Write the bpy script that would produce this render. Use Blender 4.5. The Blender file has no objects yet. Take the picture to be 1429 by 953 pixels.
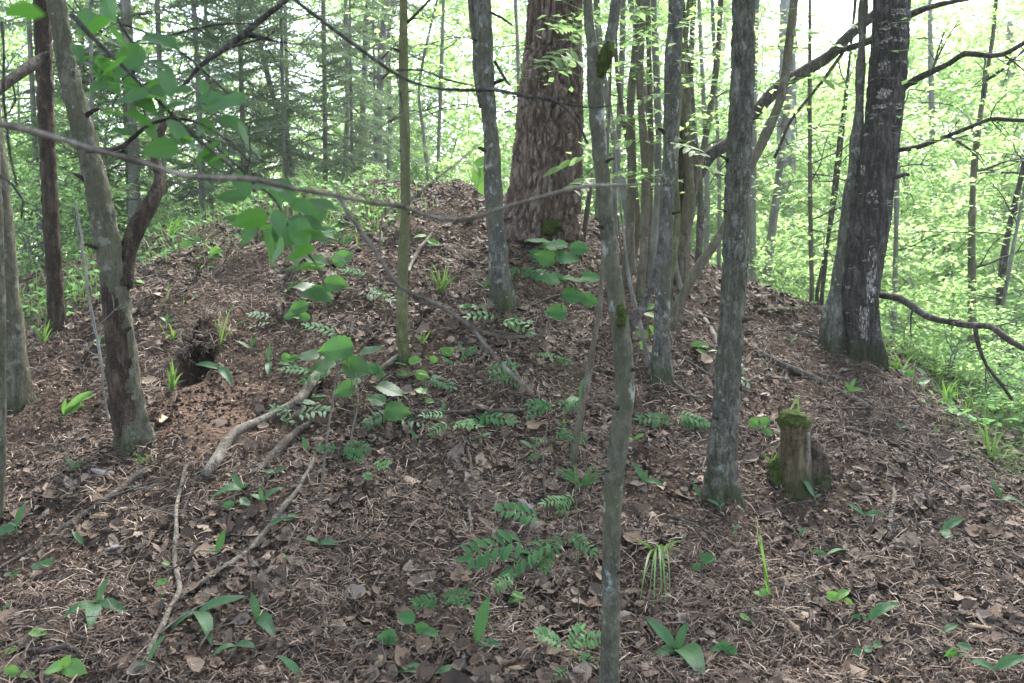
import bpy, math, random
import numpy as np
R = math.radians
SC = bpy.context.scene
COL = SC.collection
random.seed(7)
RNG = np.random.default_rng(7)

# ------------------------------------------------------------------ camera, light, exposure
FPX, CX, CY, CAMZ, YH = 1237.0, 714.5, 476.5, 1.6, 370.0
PITCH = math.atan((CY - YH) / FPX)
cam_d = bpy.data.cameras.new('camera')
cam = bpy.data.objects.new('camera', cam_d)
COL.objects.link(cam)
cam.location = (0, 0, CAMZ)
cam.rotation_euler = (math.pi / 2 - PITCH, 0, 0)
cam_d.sensor_width = 36.0
cam_d.lens = 36.0 * FPX / 1429.0
cam_d.clip_start = 0.05
cam_d.clip_end = 600
cam_d.dof.use_dof = True
cam_d.dof.focus_distance = 5.2
cam_d.dof.aperture_fstop = 4.2
SC.camera = cam

SUN_EL, SUN_AZ = R(52), R(18)          # azimuth from +Y (away from the camera) towards +X
w = bpy.data.worlds.new('World')
SC.world = w
w.use_nodes = True
nt = w.node_tree
bg = nt.nodes['Background']
sky = nt.nodes.new('ShaderNodeTexSky')
sky.sky_type = 'NISHITA'
sky.sun_disc = False
sky.sun_elevation = SUN_EL
sky.sun_rotation = SUN_AZ
sky.air_density = 1.0
sky.dust_density = 2.5
sky.ozone_density = 1.0
hs = nt.nodes.new('ShaderNodeHueSaturation')      # a thin overcast takes the blue out of the sky
hs.inputs['Saturation'].default_value = 0.72
nt.links.new(sky.outputs[0], hs.inputs['Color'])
nt.links.new(hs.outputs[0], bg.inputs[0])
bg.inputs[1].default_value = 0.15
sd = bpy.data.lights.new('sun', 'SUN')
sd.energy = 2.2
sd.angle = R(18)
sd.color = (1.0, 0.975, 0.94)
sun = bpy.data.objects.new('sun', sd)
COL.objects.link(sun)
sun.rotation_euler = (math.pi / 2 - SUN_EL, 0, math.pi - SUN_AZ)
SC.view_settings.view_transform = 'Standard'
SC.view_settings.look = 'None'
SC.view_settings.gamma = 1.0
SC.view_settings.exposure = 2.45
SC.cycles.max_bounces = 8
SC.cycles.diffuse_bounces = 4
SC.cycles.transmission_bounces = 6
SC.cycles.caustics_reflective = False
SC.cycles.caustics_refractive = False

# one even haze volume added round everything, mostly standing in for lens glare
HAZE = 0.0014
hm = bpy.data.materials.new('haze_glare'); hm.use_nodes = True
ht = hm.node_tree; ht.nodes.clear()
ho = ht.nodes.new('ShaderNodeOutputMaterial'); hv = ht.nodes.new('ShaderNodeVolumePrincipled')
hv.inputs['Color'].default_value = (0.93, 0.96, 0.95, 1)
hv.inputs['Density'].default_value = HAZE
hv.inputs['Anisotropy'].default_value = 0.3
ht.links.new(hv.outputs[0], ho.inputs['Volume'])
x0, x1, y0, y1, z0, z1 = -275, 275, -70, 435, -2.5, 22
hme = bpy.data.meshes.new('haze')
hme.from_pydata([(a, b, c) for c in (z0, z1) for b in (y0, y1) for a in (x0, x1)], [], [(0, 2, 3, 1), (4, 5, 7, 6), (0, 1, 5, 4), (2, 6, 7, 3), (0, 4, 6, 2), (1, 3, 7, 5)])
hme.materials.append(hm)
hz_ = bpy.data.objects.new('haze', hme); COL.objects.link(hz_)
hz_['kind'] = 'stuff'; hz_['label'] = 'thin pale haze and lens glare between the trees'
SC.cycles.volume_bounces = 1

# ------------------------------------------------------------------ noise
def _hash(i, j, k, seed=0):
    h = (i.astype(np.int64) * 374761393 + j.astype(np.int64) * 668265263 + k.astype(np.int64) * 2147483647 + seed * 974634777) & 0xFFFFFFFF
    h = ((h ^ (h >> 13)) * 1274126177) & 0xFFFFFFFF
    h = ((h ^ (h >> 16)) * 2246822519) & 0xFFFFFFFF
    return ((h ^ (h >> 15)) & 0xFFFFFF) / float(0xFFFFFF)

def vnoise(p, seed=0):
    f = np.floor(p)
    t = p - f
    t = t * t * (3 - 2 * t)
    i, j, k = f[..., 0], f[..., 1], f[..., 2]
    r = 0
    for a in (0, 1):
        for b in (0, 1):
            for c in (0, 1):
                wgt = (t[..., 0] if a else 1 - t[..., 0]) * (t[..., 1] if b else 1 - t[..., 1]) * (t[..., 2] if c else 1 - t[..., 2])
                r = r + wgt * _hash(i + a, j + b, k + c, seed)
    return r * 2 - 1

def fbm(p, octs=4, seed=0, gain=0.5):
    s, a = 0, 1.0
    for o in range(octs):
        s = s + a * vnoise(p * (2.03 ** o), seed + o * 17)
        a *= gain
    return s

def worley(p, seed=0):
    f = np.floor(p)
    d1 = np.full(p.shape[:-1], 9.0)
    d2 = np.full(p.shape[:-1], 9.0)
    for a in (-1, 0, 1):
        for b in (-1, 0, 1):
            for c in (-1, 0, 1):
                i, j, k = f[..., 0] + a, f[..., 1] + b, f[..., 2] + c
                q = np.stack([i + _hash(i, j, k, seed), j + _hash(i, j, k, seed + 1), k + _hash(i, j, k, seed + 2)], -1)
                d = np.linalg.norm(q - p, axis=-1)
                m = d < d1
                d2 = np.where(m, d1, np.minimum(d2, d))
                d1 = np.where(m, d, d1)
    return d1, d2

def sstep(a, b, x):
    t = np.clip((x - a) / (b - a), 0, 1)
    return t * t * (3 - 2 * t)

# ------------------------------------------------------------------ terrain
MX, MY, MA, MB_, MH = -1.35, 10.48, 8.8, 7.7, 2.5
def mound_t(x, y):
    return np.sqrt(((x - MX) / MA) ** 2 + ((y - MY) / MB_) ** 2)
def base_h(x, y):
    t = np.clip(mound_t(x, y), 0, 1)
    h = MH * 0.5 * (1 + np.cos(np.pi * t))
    p = np.stack([x, y, np.zeros_like(x)], -1)
    far = sstep(14, 30, np.hypot(x, y))
    h = h + 0.05 * fbm(p * 1.3, 2, 3) + 0.25 * far * fbm(p * 0.09, 2, 5)
    return h

def cam_ray(px, py):
    u, v = (px - CX) / FPX, -(py - CY) / FPX
    return np.array([u, math.cos(PITCH) + v * math.sin(PITCH), -math.sin(PITCH) + v * math.cos(PITCH)])
def at(px, py, Y):
    d = cam_ray(px, py)
    return np.array([0, 0, CAMZ]) + d * (Y / d[1])
def pxm(px, py, Y):
    return Y / cam_ray(px, py)[1] / FPX          # metres per photo pixel there

HOLE = None
def height(x, y, fine=True):
    x = np.asarray(x, float); y = np.asarray(y, float)
    h = base_h(x, y)
    if fine:
        near = 1 - sstep(14, 24, np.hypot(x, y))
        p = np.stack([x, y, np.zeros_like(x)], -1)
        h = h + near * (0.030 * fbm(p * 1.9, 2, 17) + 0.045 * fbm(p * 3.7, 3, 11) + 0.012 * fbm(p * 11.0, 2, 21))
    if HOLE is not None:
        hx, hy, hz = HOLE
        u, v = x - hx, y - hy
        # spoil fan in front of the burrow: a smooth apron
        fan = np.exp(-((u - 0.10 + 0.25 * v) / 0.36) ** 2 - ((v + 0.48) / 0.42) ** 2)
        smooth = base_h(x, y) + 0.05
        h = h * (1 - 0.85 * fan) + smooth * 0.85 * fan
        # the burrow mouth itself
        e = np.sqrt((u / 0.112) ** 2 + ((v - 0.27) / 0.41) ** 2)
        floor_z = hz - 0.06 - 0.40 * sstep(0.0, 0.5, v)
        k = 1 - sstep(0.80, 1.05, e + 0.12 * vnoise(np.stack([x, y, np.zeros_like(x)], -1) * 14, 31))
        h = h * (1 - k) + np.minimum(h, floor_z) * k
        rim = 0.6 * np.exp(-((e - 1.25) / 0.3) ** 2) * sstep(0.0, 0.25, v)
        h = h + 0.05 * rim
    return h

DD = np.concatenate([np.arange(1.5, 14, 0.01), np.arange(14, 80, 0.1)])
def ground(px, py):
    d = cam_ray(px, py)
    P = np.array([0, 0, CAMZ])[None] + d[None] * (DD / d[1])[:, None]
    g = height(P[:, 0], P[:, 1])
    below = P[:, 2] <= g
    k = int(np.argmax(below)) if below.any() else len(DD) - 1
    return np.array([P[k, 0], P[k, 1], g[k]])
_h = ground(262, 532)
HOLE = (_h[0], _h[1], _h[2])
FEET = [(px, py, ww) for px, py, ww in ((186, 622, 50), (80, 464, 26), (26, 565, 36), (564, 503, 17), (701, 424, 36), (751, 322, 100), (799, 648, 12), (1004, 692, 42), (921, 527, 30), (1203, 498, 70), (1162, 454, 42), (1108, 672, 50))]
FEET = [(*ground(px, py), ww * pxm(px, py, ground(px, py)[1]) * 0.5) for px, py, ww in FEET]
_h0 = height
def height(x, y, fine=True):
    x = np.asarray(x, float); y = np.asarray(y, float)
    h = _h0(x, y, fine)
    for fx, fy, fz, fr in FEET:
        d = np.hypot(x - fx, y - fy)
        h = h + (0.028 + 0.25 * fr) * np.exp(-(d / (fr * 1.5 + 0.07)) ** 2)
    return h
def gz(x, y):
    return float(height(np.array([x]), np.array([y]))[0])

# ------------------------------------------------------------------ mesh helpers
class Mesh:
    def __init__(s):
        s.v, s.f, s.uv, s.n = [], [], [], 0
    def add(s, v, f, uv=None):
        v = np.asarray(v, float)
        s.v.append(v)
        f = np.asarray(f, np.int64)
        s.f.append(f + s.n)
        s.uv.append(np.zeros((len(v), 2)) if uv is None else np.asarray(uv, float))
        s.n += len(v)
        return s
    def data(s, name, mat, smooth=True):
        me = bpy.data.meshes.new(name)
        V = np.concatenate(s.v)
        UV = np.concatenate(s.uv)
        groups = [f for f in s.f if len(f)]
        tot = np.concatenate([np.full(len(f), f.shape[1], np.int32) for f in groups])
        idx = np.concatenate([f.ravel() for f in groups]).astype(np.int32)
        me.vertices.add(len(V)); me.vertices.foreach_set('co', V.astype(np.float32).ravel())
        me.loops.add(len(idx)); me.loops.foreach_set('vertex_index', idx)
        me.polygons.add(len(tot))
        start = np.concatenate([[0], np.cumsum(tot)[:-1]]).astype(np.int32)
        me.polygons.foreach_set('loop_start', start)
        me.polygons.foreach_set('loop_total', tot)
        me.polygons.foreach_set('use_smooth', np.full(len(tot), smooth))
        uvl = me.uv_layers.new(name='uv')
        uvl.data.foreach_set('uv', UV[idx].astype(np.float32).ravel())
        me.update(calc_edges=True)
        me.materials.append(mat)
        return me
    def obj(s, name, mat, parent=None, smooth=True):
        o = bpy.data.objects.new(name, s.data(name, mat, smooth))
        COL.objects.link(o)
        if parent is not None:
            o.parent = parent
        return o

def tag(o, label=None, cat=None, group=None, kind=None):
    if label: o['label'] = label
    if cat: o['category'] = cat
    if group: o['group'] = group
    if kind: o['kind'] = kind
    return o
def thing(name, label, cat, loc, group=None):
    o = bpy.data.objects.new(name, None)
    COL.objects.link(o)
    o.location = loc
    o.empty_display_size = 0.1
    return tag(o, label, cat, group)

def norm(v):
    return v / (np.linalg.norm(v, axis=-1, keepdims=True) + 1e-9)

def resample(P, W, step, smooth=True):
    P = np.asarray(P, float); W = np.asarray(W, float)
    if len(P) > 2 and smooth:
        E = np.vstack([2 * P[0] - P[1], P, 2 * P[-1] - P[-2]])
        out, ow = [], []
        for i in range(len(P) - 1):
            p0, p1, p2, p3 = E[i], E[i + 1], E[i + 2], E[i + 3]
            n = max(1, int(np.linalg.norm(p2 - p1) / step))
            for t in np.arange(n) / n:
                out.append(0.5 * (2 * p1 + (p2 - p0) * t + (2 * p0 - 5 * p1 + 4 * p2 - p3) * t ** 2 + (3 * p1 - p0 - 3 * p2 + p3) * t ** 3))
                ow.append(W[i] * (1 - t) + W[i + 1] * t)
        out.append(P[-1]); ow.append(W[-1])
        return np.array(out), np.array(ow)
    out, ow = [], []
    for i in range(len(P) - 1):
        n = max(1, int(np.linalg.norm(P[i + 1] - P[i]) / step))
        for t in np.arange(n) / n:
            out.append(P[i] * (1 - t) + P[i + 1] * t); ow.append(W[i] * (1 - t) + W[i + 1] * t)
    out.append(P[-1]); ow.append(W[-1])
    return np.array(out), np.array(ow)

def tube(mb, P, W, sides=8, step=0.1, disp=None, smooth=True):
    """swept tube; W are radii; disp(points, radial angle) gives a radial offset"""
    P, W = resample(P, W, step, smooth)
    m = len(P)
    T = norm(np.gradient(P, axis=0))
    N = np.zeros_like(P)
    a = np.array([1.0, 0, 0]) if abs(T[0, 0]) < 0.8 else np.array([0, 1.0, 0])
    n = norm(a - T[0] * np.dot(a, T[0]))
    for i in range(m):
        n = norm(n - T[i] * np.dot(n, T[i]))
        N[i] = n
    B = np.cross(T, N)
    ang = np.arange(sides) / sides * 2 * np.pi
    rad = N[:, None] * np.cos(ang)[None, :, None] + B[:, None] * np.sin(ang)[None, :, None]
    V = P[:, None] + rad * W[:, None, None]
    if disp is not None:
        V = V + rad * disp(V, ang)[..., None]
    V = V.reshape(-1, 3)
    i = np.arange(m - 1)[:, None] * sides
    k = np.arange(sides)[None]
    k2 = (k + 1) % sides
    F = np.stack([i + k, i + k2, i + sides + k2, i + sides + k], -1).reshape(-1, 4)
    L = np.concatenate([[0], np.cumsum(np.linalg.norm(np.diff(P, axis=0), axis=1))])
    uv = np.stack([np.broadcast_to(ang / 6.2832, (m, sides)), np.broadcast_to(L[:, None], (m, sides))], -1).reshape(-1, 2)
    n0 = len(V)
    V = np.vstack([V, P[:1], P[-1:]])
    uv = np.vstack([uv, [[0, 0], [0, L[-1]]]])
    mb.add(V, F, uv)
    c = np.arange(sides)
    c2 = (c + 1) % sides
    tri = np.concatenate([np.stack([c2, c, np.full(sides, n0)], -1), np.stack([(m - 1) * sides + c, (m - 1) * sides + c2, np.full(sides, n0 + 1)], -1)])
    mb.f.append(tri + mb.n - len(V))

def wander(P, W, amp, step, seed):
    """adds natural kinks to a polyline"""
    P, W = resample(P, W, step)
    d = np.stack([fbm(np.stack([np.arange(len(P)) * 0.45 + 9.1 * k, np.full(len(P), seed * 1.37), np.full(len(P), 5.0 * k)], -1), 2, seed + k) for k in range(3)], -1)
    e = np.minimum(1, np.arange(len(P)) / 3.0)[:, None]
    return P + d * amp * e, W

# ---- leaf blade as a ribbon
PROFILES = {
    'lance': lambda u: np.sin(np.pi * np.clip(u, 0, 1) ** 0.9) ** 0.8 * (1 - 0.25 * u),
    'ovate': lambda u: np.sin(np.pi * u ** 0.72) ** (0.55 + 0.75 * u ** 2),
    'grass': lambda u: np.minimum(1, u * 8 + 0.3) * (1 - u ** 2.2),
    'leaflet': lambda u: np.sin(np.pi * u ** 0.95) ** 0.65,
}
def blade(mb, B, C, T, width, prof='lance', segs=9, across=4, fold=0.25, nrm=(0, 0, 1), tooth=0.0, wave=0.0, seed=0):
    B, C, T = (np.asarray(q, float) for q in (B, C, T))
    u = np.linspace(0, 1, segs + 1)
    if tooth:
        u = np.linspace(0, 1, segs + 1)
    c = ((1 - u) ** 2)[:, None] * B + (2 * u * (1 - u))[:, None] * C + (u ** 2)[:, None] * T
    t = norm(np.gradient(c, axis=0))
    s = norm(np.cross(t, np.asarray(nrm, float)[None]))
    n = np.cross(s, t)
    w = PROFILES[prof](np.clip(u, 0.0, 1.0)) * width * 0.5
    w[-1] *= 0.02
    if tooth:
        w = w * (1 + tooth * np.where(np.arange(segs + 1) % 2, 1, -1))
    v = np.linspace(-1, 1, across + 1)
    ph = seed * 2.1
    V = c[:, None] + s[:, None] * (v[None, :, None] * w[:, None, None])
    V = V + n[:, None] * (np.abs(v)[None, :, None] * fold * w[:, None, None])
    if wave:
        V = V + n[:, None] * (wave * width * np.sin(u * 9 + ph)[:, None] * v[None] ** 2)[..., None]
    V = V.reshape(-1, 3)
    a = across + 1
    i = (np.arange(segs)[:, None] * a + np.arange(across)[None]).ravel()
    F = np.stack([i, i + 1, i + a + 1, i + a], -1)
    uv = np.stack(np.broadcast_arrays(u[:, None], v[None] * 0.5 + 0.5), -1).reshape(-1, 2)
    mb.add(V, F, uv)

def scatter(mb, tv, tf, pos, X, Y, Z, scale):
    """N placed copies of a small template, written straight into one mesh (for uncountable stuff and foliage)"""
    tv = np.asarray(tv, float)
    N, k = len(pos), len(tv)
    scale = np.asarray(scale, float).reshape(N, -1)
    if scale.shape[1] == 1:
        scale = np.repeat(scale, 3, 1)
    s = tv[None] * scale[:, None]
    V = pos[:, None] + s[..., 0:1] * X[:, None] + s[..., 1:2] * Y[:, None] + s[..., 2:3] * Z[:, None]
    F = (np.asarray(tf)[None] + (np.arange(N) * k)[:, None, None]).reshape(-1, np.asarray(tf).shape[1])
    uv = np.broadcast_to(tv[None, :, :2], (N, k, 2)).reshape(-1, 2)
    mb.add(V.reshape(-1, 3), F, uv)

def frames(n, nrm, tilt, rng=RNG):
    """random in-plane heading around (tilted) normals"""
    Z = norm(nrm + rng.normal(size=(n, 3)) * tilt)
    a = rng.uniform(0, 2 * np.pi, n)
    h = np.stack([np.cos(a), np.sin(a), np.zeros(n)], -1)
    X = norm(h - Z * np.sum(h * Z, -1, keepdims=True))
    return X, np.cross(Z, X), Z

# ------------------------------------------------------------------ materials
class NT:
    def __init__(s, name):
        s.m = bpy.data.materials.new(name)
        s.m.use_nodes = True
        s.t = s.m.node_tree
        s.t.nodes.clear()
        s.out = s.t.nodes.new('ShaderNodeOutputMaterial')
    def n(s, typ, **k):
        nd = s.t.nodes.new('ShaderNode' + typ)
        for a, b in k.items():
            if a in nd.inputs: s.put(nd, a, b)
            else: setattr(nd, a, b)
        return nd
    def put(s, nd, key, val):
        if hasattr(val, 'is_output') or isinstance(val, bpy.types.NodeSocket):
            s.t.links.new(val, nd.inputs[key])
        else:
            nd.inputs[key].default_value = val
    def link(s, a, b): s.t.links.new(a, b)
    def ramp(s, fac, stops, interp='LINEAR'):
        r = s.t.nodes.new('ShaderNodeValToRGB')
        r.color_ramp.interpolation = interp
        el = r.color_ramp.elements
        while len(el) < len(stops): el.new(0.5)
        for e, (p, c) in zip(el, stops):
            e.position = p
            e.color = (*c, 1) if len(c) == 3 else c
        s.link(fac, r.inputs[0])
        return r.outputs[0]
    def fac(s, fac, a, b):
        return s.ramp(fac, [(a, (0, 0, 0)), (b, (1, 1, 1))])
    def mix(s, f, a, b, mode='MIX'):
        m = s.t.nodes.new('ShaderNodeMix')
        m.data_type = 'RGBA'; m.blend_type = mode
        for i, v in ((0, f), (6, a), (7, b)):
            if isinstance(v, bpy.types.NodeSocket): s.link(v, m.inputs[i])
            elif i == 0: m.inputs[0].default_value = v
            else: m.inputs[i].default_value = (*v, 1)
        return m.outputs[2]
    def math(s, op, a, b=0.0):
        m = s.t.nodes.new('ShaderNodeMath'); m.operation = op
        for i, v in ((0, a), (1, b)):
            if isinstance(v, bpy.types.NodeSocket): s.link(v, m.inputs[i])
            else: m.inputs[i].default_value = v
        return m.outputs[0]
    def coords(s, scale, kind='Object'):
        tc = s.t.nodes.new('ShaderNodeTexCoord')
        mp = s.t.nodes.new('ShaderNodeMapping')
        mp.inputs['Scale'].default_value = scale
        s.link(tc.outputs[kind], mp.inputs[0])
        return mp.outputs[0]
    def noise(s, vec, scale, detail=4, rough=0.55, dist=0.0):
        n = s.n('TexNoise')
        n.inputs['Scale'].default_value = scale
        n.inputs['Detail'].default_value = detail
        n.inputs['Roughness'].default_value = rough
        n.inputs['Distortion'].default_value = dist
        s.link(vec, n.inputs['Vector'])
        return n.outputs['Fac']
    def voro(s, vec, scale, feature='F1', out='Distance', rand=1.0):
        n = s.n('TexVoronoi'); n.feature = feature
        n.inputs['Scale'].default_value = scale
        n.inputs['Randomness'].default_value = rand
        s.link(vec, n.inputs['Vector'])
        return n.outputs[out]
    def bump(s, h, strength, dist=0.02, prev=None):
        b = s.n('Bump')
        b.inputs['Strength'].default_value = strength
        b.inputs['Distance'].default_value = dist
        s.link(h, b.inputs['Height'])
        if prev is not None: s.link(prev, b.inputs['Normal'])
        return b.outputs[0]
    def surf(s, col, rough=0.8, normal=None, spec=0.3):
        p = s.n('BsdfPrincipled')
        s.put(p, 'Base Color', col if isinstance(col, bpy.types.NodeSocket) else (*col, 1))
        p.inputs['Roughness'].default_value = rough
        p.inputs['Specular IOR Level'].default_value = spec
        if normal is not None: s.link(normal, p.inputs['Normal'])
        return p
    def done(s, shader):
        s.link(shader.outputs[0], s.out.inputs[0])
        return s.m

def leaf_mat(name, c0, c1, trans, rough=0.45, spec=0.5, tmix=0.45, veins=None, objrand=True):
    """thin leaf: reflecting upper side plus light let through; colour varies leaf by leaf"""
    s = NT(name)
    g = s.n('NewGeometry')
    rnd = g.outputs['Random Per Island']
    if objrand:
        oi = s.n('ObjectInfo')
        rnd = s.math('FRACT', s.math('ADD', rnd, oi.outputs['Random']))
    col = s.ramp(rnd, [(0.0, c0), (1.0, c1)])
    pos = s.noise(s.coords((1, 1, 1)), 22.0, 3)
    col = s.mix(s.math('MULTIPLY', s.fac(pos, 0.35, 0.75), 0.35), col, tuple(min(1, x * 1.5) for x in c1))
    nrm = None
    if veins:
        uv = s.n('UVMap'); uv.uv_map = 'uv'
        sx = s.n('SeparateXYZ'); s.link(uv.outputs[0], sx.inputs[0])
        ctr = s.math('ABSOLUTE', s.math('SUBTRACT', sx.outputs[1], 0.5))
        if veins == 'feather':
            ph = s.math('SUBTRACT', s.math('MULTIPLY', sx.outputs[0], 62.0), s.math('MULTIPLY', ctr, 46.0))
        else:
            ph = s.math('MULTIPLY', sx.outputs[1], 85.0)
        wv = s.math('POWER', s.math('ABSOLUTE', s.math('SINE', s.math('MULTIPLY', ph, 0.5))), 0.5)
        mid = s.fac(ctr, 0.01, 0.045)
        nrm = s.bump(s.math('MULTIPLY', wv, mid), 0.5, 0.003)
        vein = s.math('SUBTRACT', 1.0, s.math('MULTIPLY', s.fac(wv, 0.0, 0.45), mid))
        col = s.mix(s.math('MULTIPLY', vein, 0.35), col, tuple(min(1, x * 2.0 + 0.01) for x in c1))
    if veins:
        bl = s.noise(s.coords((1, 1, 1)), 30.0, 4, 0.7)
        col = s.mix(s.math('MULTIPLY', s.fac(bl, 0.64, 0.70), 0.8), col, (0.10, 0.075, 0.03))
        dk = s.noise(s.coords((1, 1, 1)), 9.0, 3)
        col = s.mix(s.math('MULTIPLY', s.fac(dk, 0.45, 0.65), 0.5), col, tuple(x * 0.55 for x in c0))
    p = s.surf(col, rough, nrm, spec)
    tr = s.n('BsdfTranslucent')
    tc = s.mix(rnd, trans, tuple(x * 0.7 for x in trans))
    s.link(tc, tr.inputs[0])
    mx = s.n('MixShader')
    mx.inputs[0].default_value = tmix
    s.link(p.outputs[0], mx.inputs[1]); s.link(tr.outputs[0], mx.inputs[2])
    return s.done(mx)

def bark_mat(name, dark, mid, light, stretch=0.25, scale=30, bump=0.6, moss=None, lichen=0.0, moss_col=(0.045, 0.062, 0.014), bands=0.0, algae=0.0):
    s = NT(name)
    oc = s.coords((1, 1, stretch))
    n1 = s.noise(oc, scale, 6, 0.66, 0.5)
    n3 = s.noise(s.coords((1, 1, 0.5)), 11.0, 6, 0.7, 0.6)
    nn = s.math('ADD', s.math('MULTIPLY', n1, 0.55), s.math('MULTIPLY', n3, 0.45))
    col = s.ramp(nn, [(0.39, dark), (0.5, mid), (0.60, light)])
    o1 = s.coords((1, 1, 1))
    pit = s.voro(s.coords((1, 1, 1.7)), 38.0)
    col = s.mix(s.math('MULTIPLY', s.math('SUBTRACT', 1.0, s.fac(pit, 0.10, 0.22)), 0.55), col, dark)
    spk = s.noise(s.coords((1, 1, 0.6)), 130.0, 4, 0.7)
    col = s.mix(s.math('MULTIPLY', s.fac(spk, 0.54, 0.66), 0.55), col, tuple(min(1, x * 1.25) for x in light))
    col = s.mix(s.math('MULTIPLY', s.math('SUBTRACT', 1.0, s.fac(spk, 0.34, 0.46)), 0.6), col, dark)
    big = s.noise(o1, 4.0, 5, 0.65)
    col = s.mix(s.math('MULTIPLY', s.fac(big, 0.45, 0.62), 0.6), col, tuple(x * 0.6 for x in mid))
    if algae:
        al = s.noise(o1, 3.1, 5)
        col = s.mix(s.math('MULTIPLY', s.fac(al, 0.42, 0.62), algae), col, (0.09, 0.092, 0.045))
    if lichen:
        li = s.noise(s.coords((1, 1, 0.7)), 16.0, 5, 0.6)
        col = s.mix(s.math('MULTIPLY', s.fac(li, 0.58, 0.66), lichen), col, (0.30, 0.32, 0.28))
        sp = s.voro(o1, 24.0)
        gate = s.fac(s.noise(o1, 6.0, 2), 0.57, 0.62)
        col = s.mix(s.math('MULTIPLY', s.math('MULTIPLY', s.math('SUBTRACT', 1.0, s.fac(sp, 0.16, 0.24)), gate), lichen), col, (0.42, 0.44, 0.40))
    if bands:
        bn = s.noise(s.coords((1.6, 1.6, 5)), 4.0, 6, 0.7)
        col = s.mix(s.math('MULTIPLY', s.fac(bn, 0.60, 0.72), bands), col, (0.45, 0.43, 0.40))
    ms = None
    if moss:
        tc = s.n('TexCoord'); sx = s.n('SeparateXYZ')
        s.link(tc.outputs['Object'], sx.inputs[0])
        mz = s.math('SUBTRACT', 1.0, s.math('DIVIDE', sx.outputs[2], moss))
        mn = s.noise(o1, 14.0, 5, 0.65)
        ms = s.fac(s.math('ADD', mz, s.math('MULTIPLY', s.math('SUBTRACT', mn, 0.5), 2.6)), 0.45, 0.95)
        mc = s.ramp(s.noise(o1, 60.0, 3), [(0.3, tuple(x * 0.45 for x in moss_col)), (0.7, moss_col)])
        col = s.mix(s.math('MULTIPLY', ms, 0.7), col, mc)
    fib = s.noise(s.coords((1, 1, stretch * 0.6)), scale * 2.2, 5, 0.6)
    nr = s.bump(nn, min(1, bump * 1.3), 0.035)
    nr = s.bump(fib, min(1, bump), 0.012, nr)
    nr = s.bump(spk, 0.6, 0.006, nr)
    return s.done(s.surf(col, 0.9, nr, 0.2))

M = {}
M['grey'] = bark_mat('bark_grey', (0.035, 0.033, 0.027), (0.10, 0.096, 0.08), (0.21, 0.205, 0.175), 0.30, 40, 0.7, moss=0.30, lichen=0.75, algae=0.45)
M['lichen'] = bark_mat('bark_lichen', (0.035, 0.033, 0.024), (0.09, 0.087, 0.065), (0.165, 0.16, 0.125), 0.6, 30, 0.45, moss=0.10, lichen=0.85, algae=0.75)
M['lean'] = bark_mat('bark_weathered', (0.035, 0.032, 0.023), (0.105, 0.098, 0.07), (0.19, 0.18, 0.135), 0.45, 34, 0.8, moss=0.10, lichen=0.4, algae=0.55)
M['furrow'] = bark_mat('bark_furrowed', (0.03, 0.028, 0.021), (0.105, 0.10, 0.076), (0.25, 0.24, 0.20), 0.22, 55, 1.0, moss=0.25, lichen=0.45, algae=0.35)
M['green'] = bark_mat('bark_green', (0.06, 0.06, 0.025), (0.12, 0.125, 0.055), (0.18, 0.18, 0.09), 0.4, 26, 0.4, moss=0.35, lichen=0.2, algae=0.7)
M['orange'] = bark_mat('bark_tan', (0.055, 0.043, 0.03), (0.125, 0.105, 0.075), (0.21, 0.185, 0.14), 0.25, 30, 0.5, moss=0.3, lichen=0.25, algae=0.5)
M['dead'] = bark_mat('bark_dead', (0.012, 0.009, 0.006), (0.042, 0.029, 0.02), (0.12, 0.088, 0.06), 0.25, 30, 1.0, moss=0.12)
M['wood'] = bark_mat('bare_wood', (0.14, 0.095, 0.055), (0.24, 0.175, 0.11), (0.33, 0.26, 0.17), 0.08, 40, 0.4)
M['pine'] = bark_mat('bark_pine', (0.075, 0.050, 0.040), (0.17, 0.125, 0.102), (0.30, 0.24, 0.205), 0.4, 22, 0.8)
def pine_mat():
    s = NT('bark_pine')
    wob = s.noise(s.coords((1, 1, 0.5)), 9, 4)
    cell = s.voro(s.coords((26, 26, 6.5)), 1.0, 'F1', 'Color')
    sx = s.n('SeparateColor'); s.link(cell, sx.inputs[0])
    col = s.ramp(sx.outputs[0], [(0.0, (0.13, 0.09, 0.068)), (0.4, (0.23, 0.165, 0.13)), (0.75, (0.32, 0.245, 0.20)), (1.0, (0.42, 0.345, 0.295))])
    fl = s.noise(s.coords((1, 1, 0.35)), 46, 6, 0.7)
    col = s.mix(s.math('MULTIPLY', s.fac(fl, 0.42, 0.62), 0.7), col, (0.06, 0.045, 0.036))
    col = s.mix(s.math('MULTIPLY', s.fac(wob, 0.5, 0.66), 0.3), col, (0.13, 0.085, 0.062))
    nr = s.bump(fl, 1.0, 0.03)
    return s.done(s.surf(col, 0.95, nr, 0.1))
M['pine'] = pine_mat()
def flake_mat():
    s = NT('birch_flake')
    n = s.noise(s.coords((1, 1, 0.6)), 60, 5, 0.7)
    col = s.ramp(n, [(0.42, (0.05, 0.043, 0.037)), (0.53, (0.20, 0.18, 0.155)), (0.66, (0.45, 0.42, 0.375))])
    return s.done(s.surf(col, 0.8, s.bump(n, 0.8, 0.01), 0.2))
M['flake'] = flake_mat()
M['birch'] = bark_mat('bark_birch', (0.014, 0.012, 0.011), (0.045, 0.039, 0.034), (0.13, 0.115, 0.102), 0.2, 40, 0.9, moss=0.35, bands=0.7)
M['dark'] = bark_mat('bark_dark', (0.018, 0.015, 0.012), (0.05, 0.043, 0.035), (0.11, 0.10, 0.085), 0.4, 40, 0.5, lichen=0.3)
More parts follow.
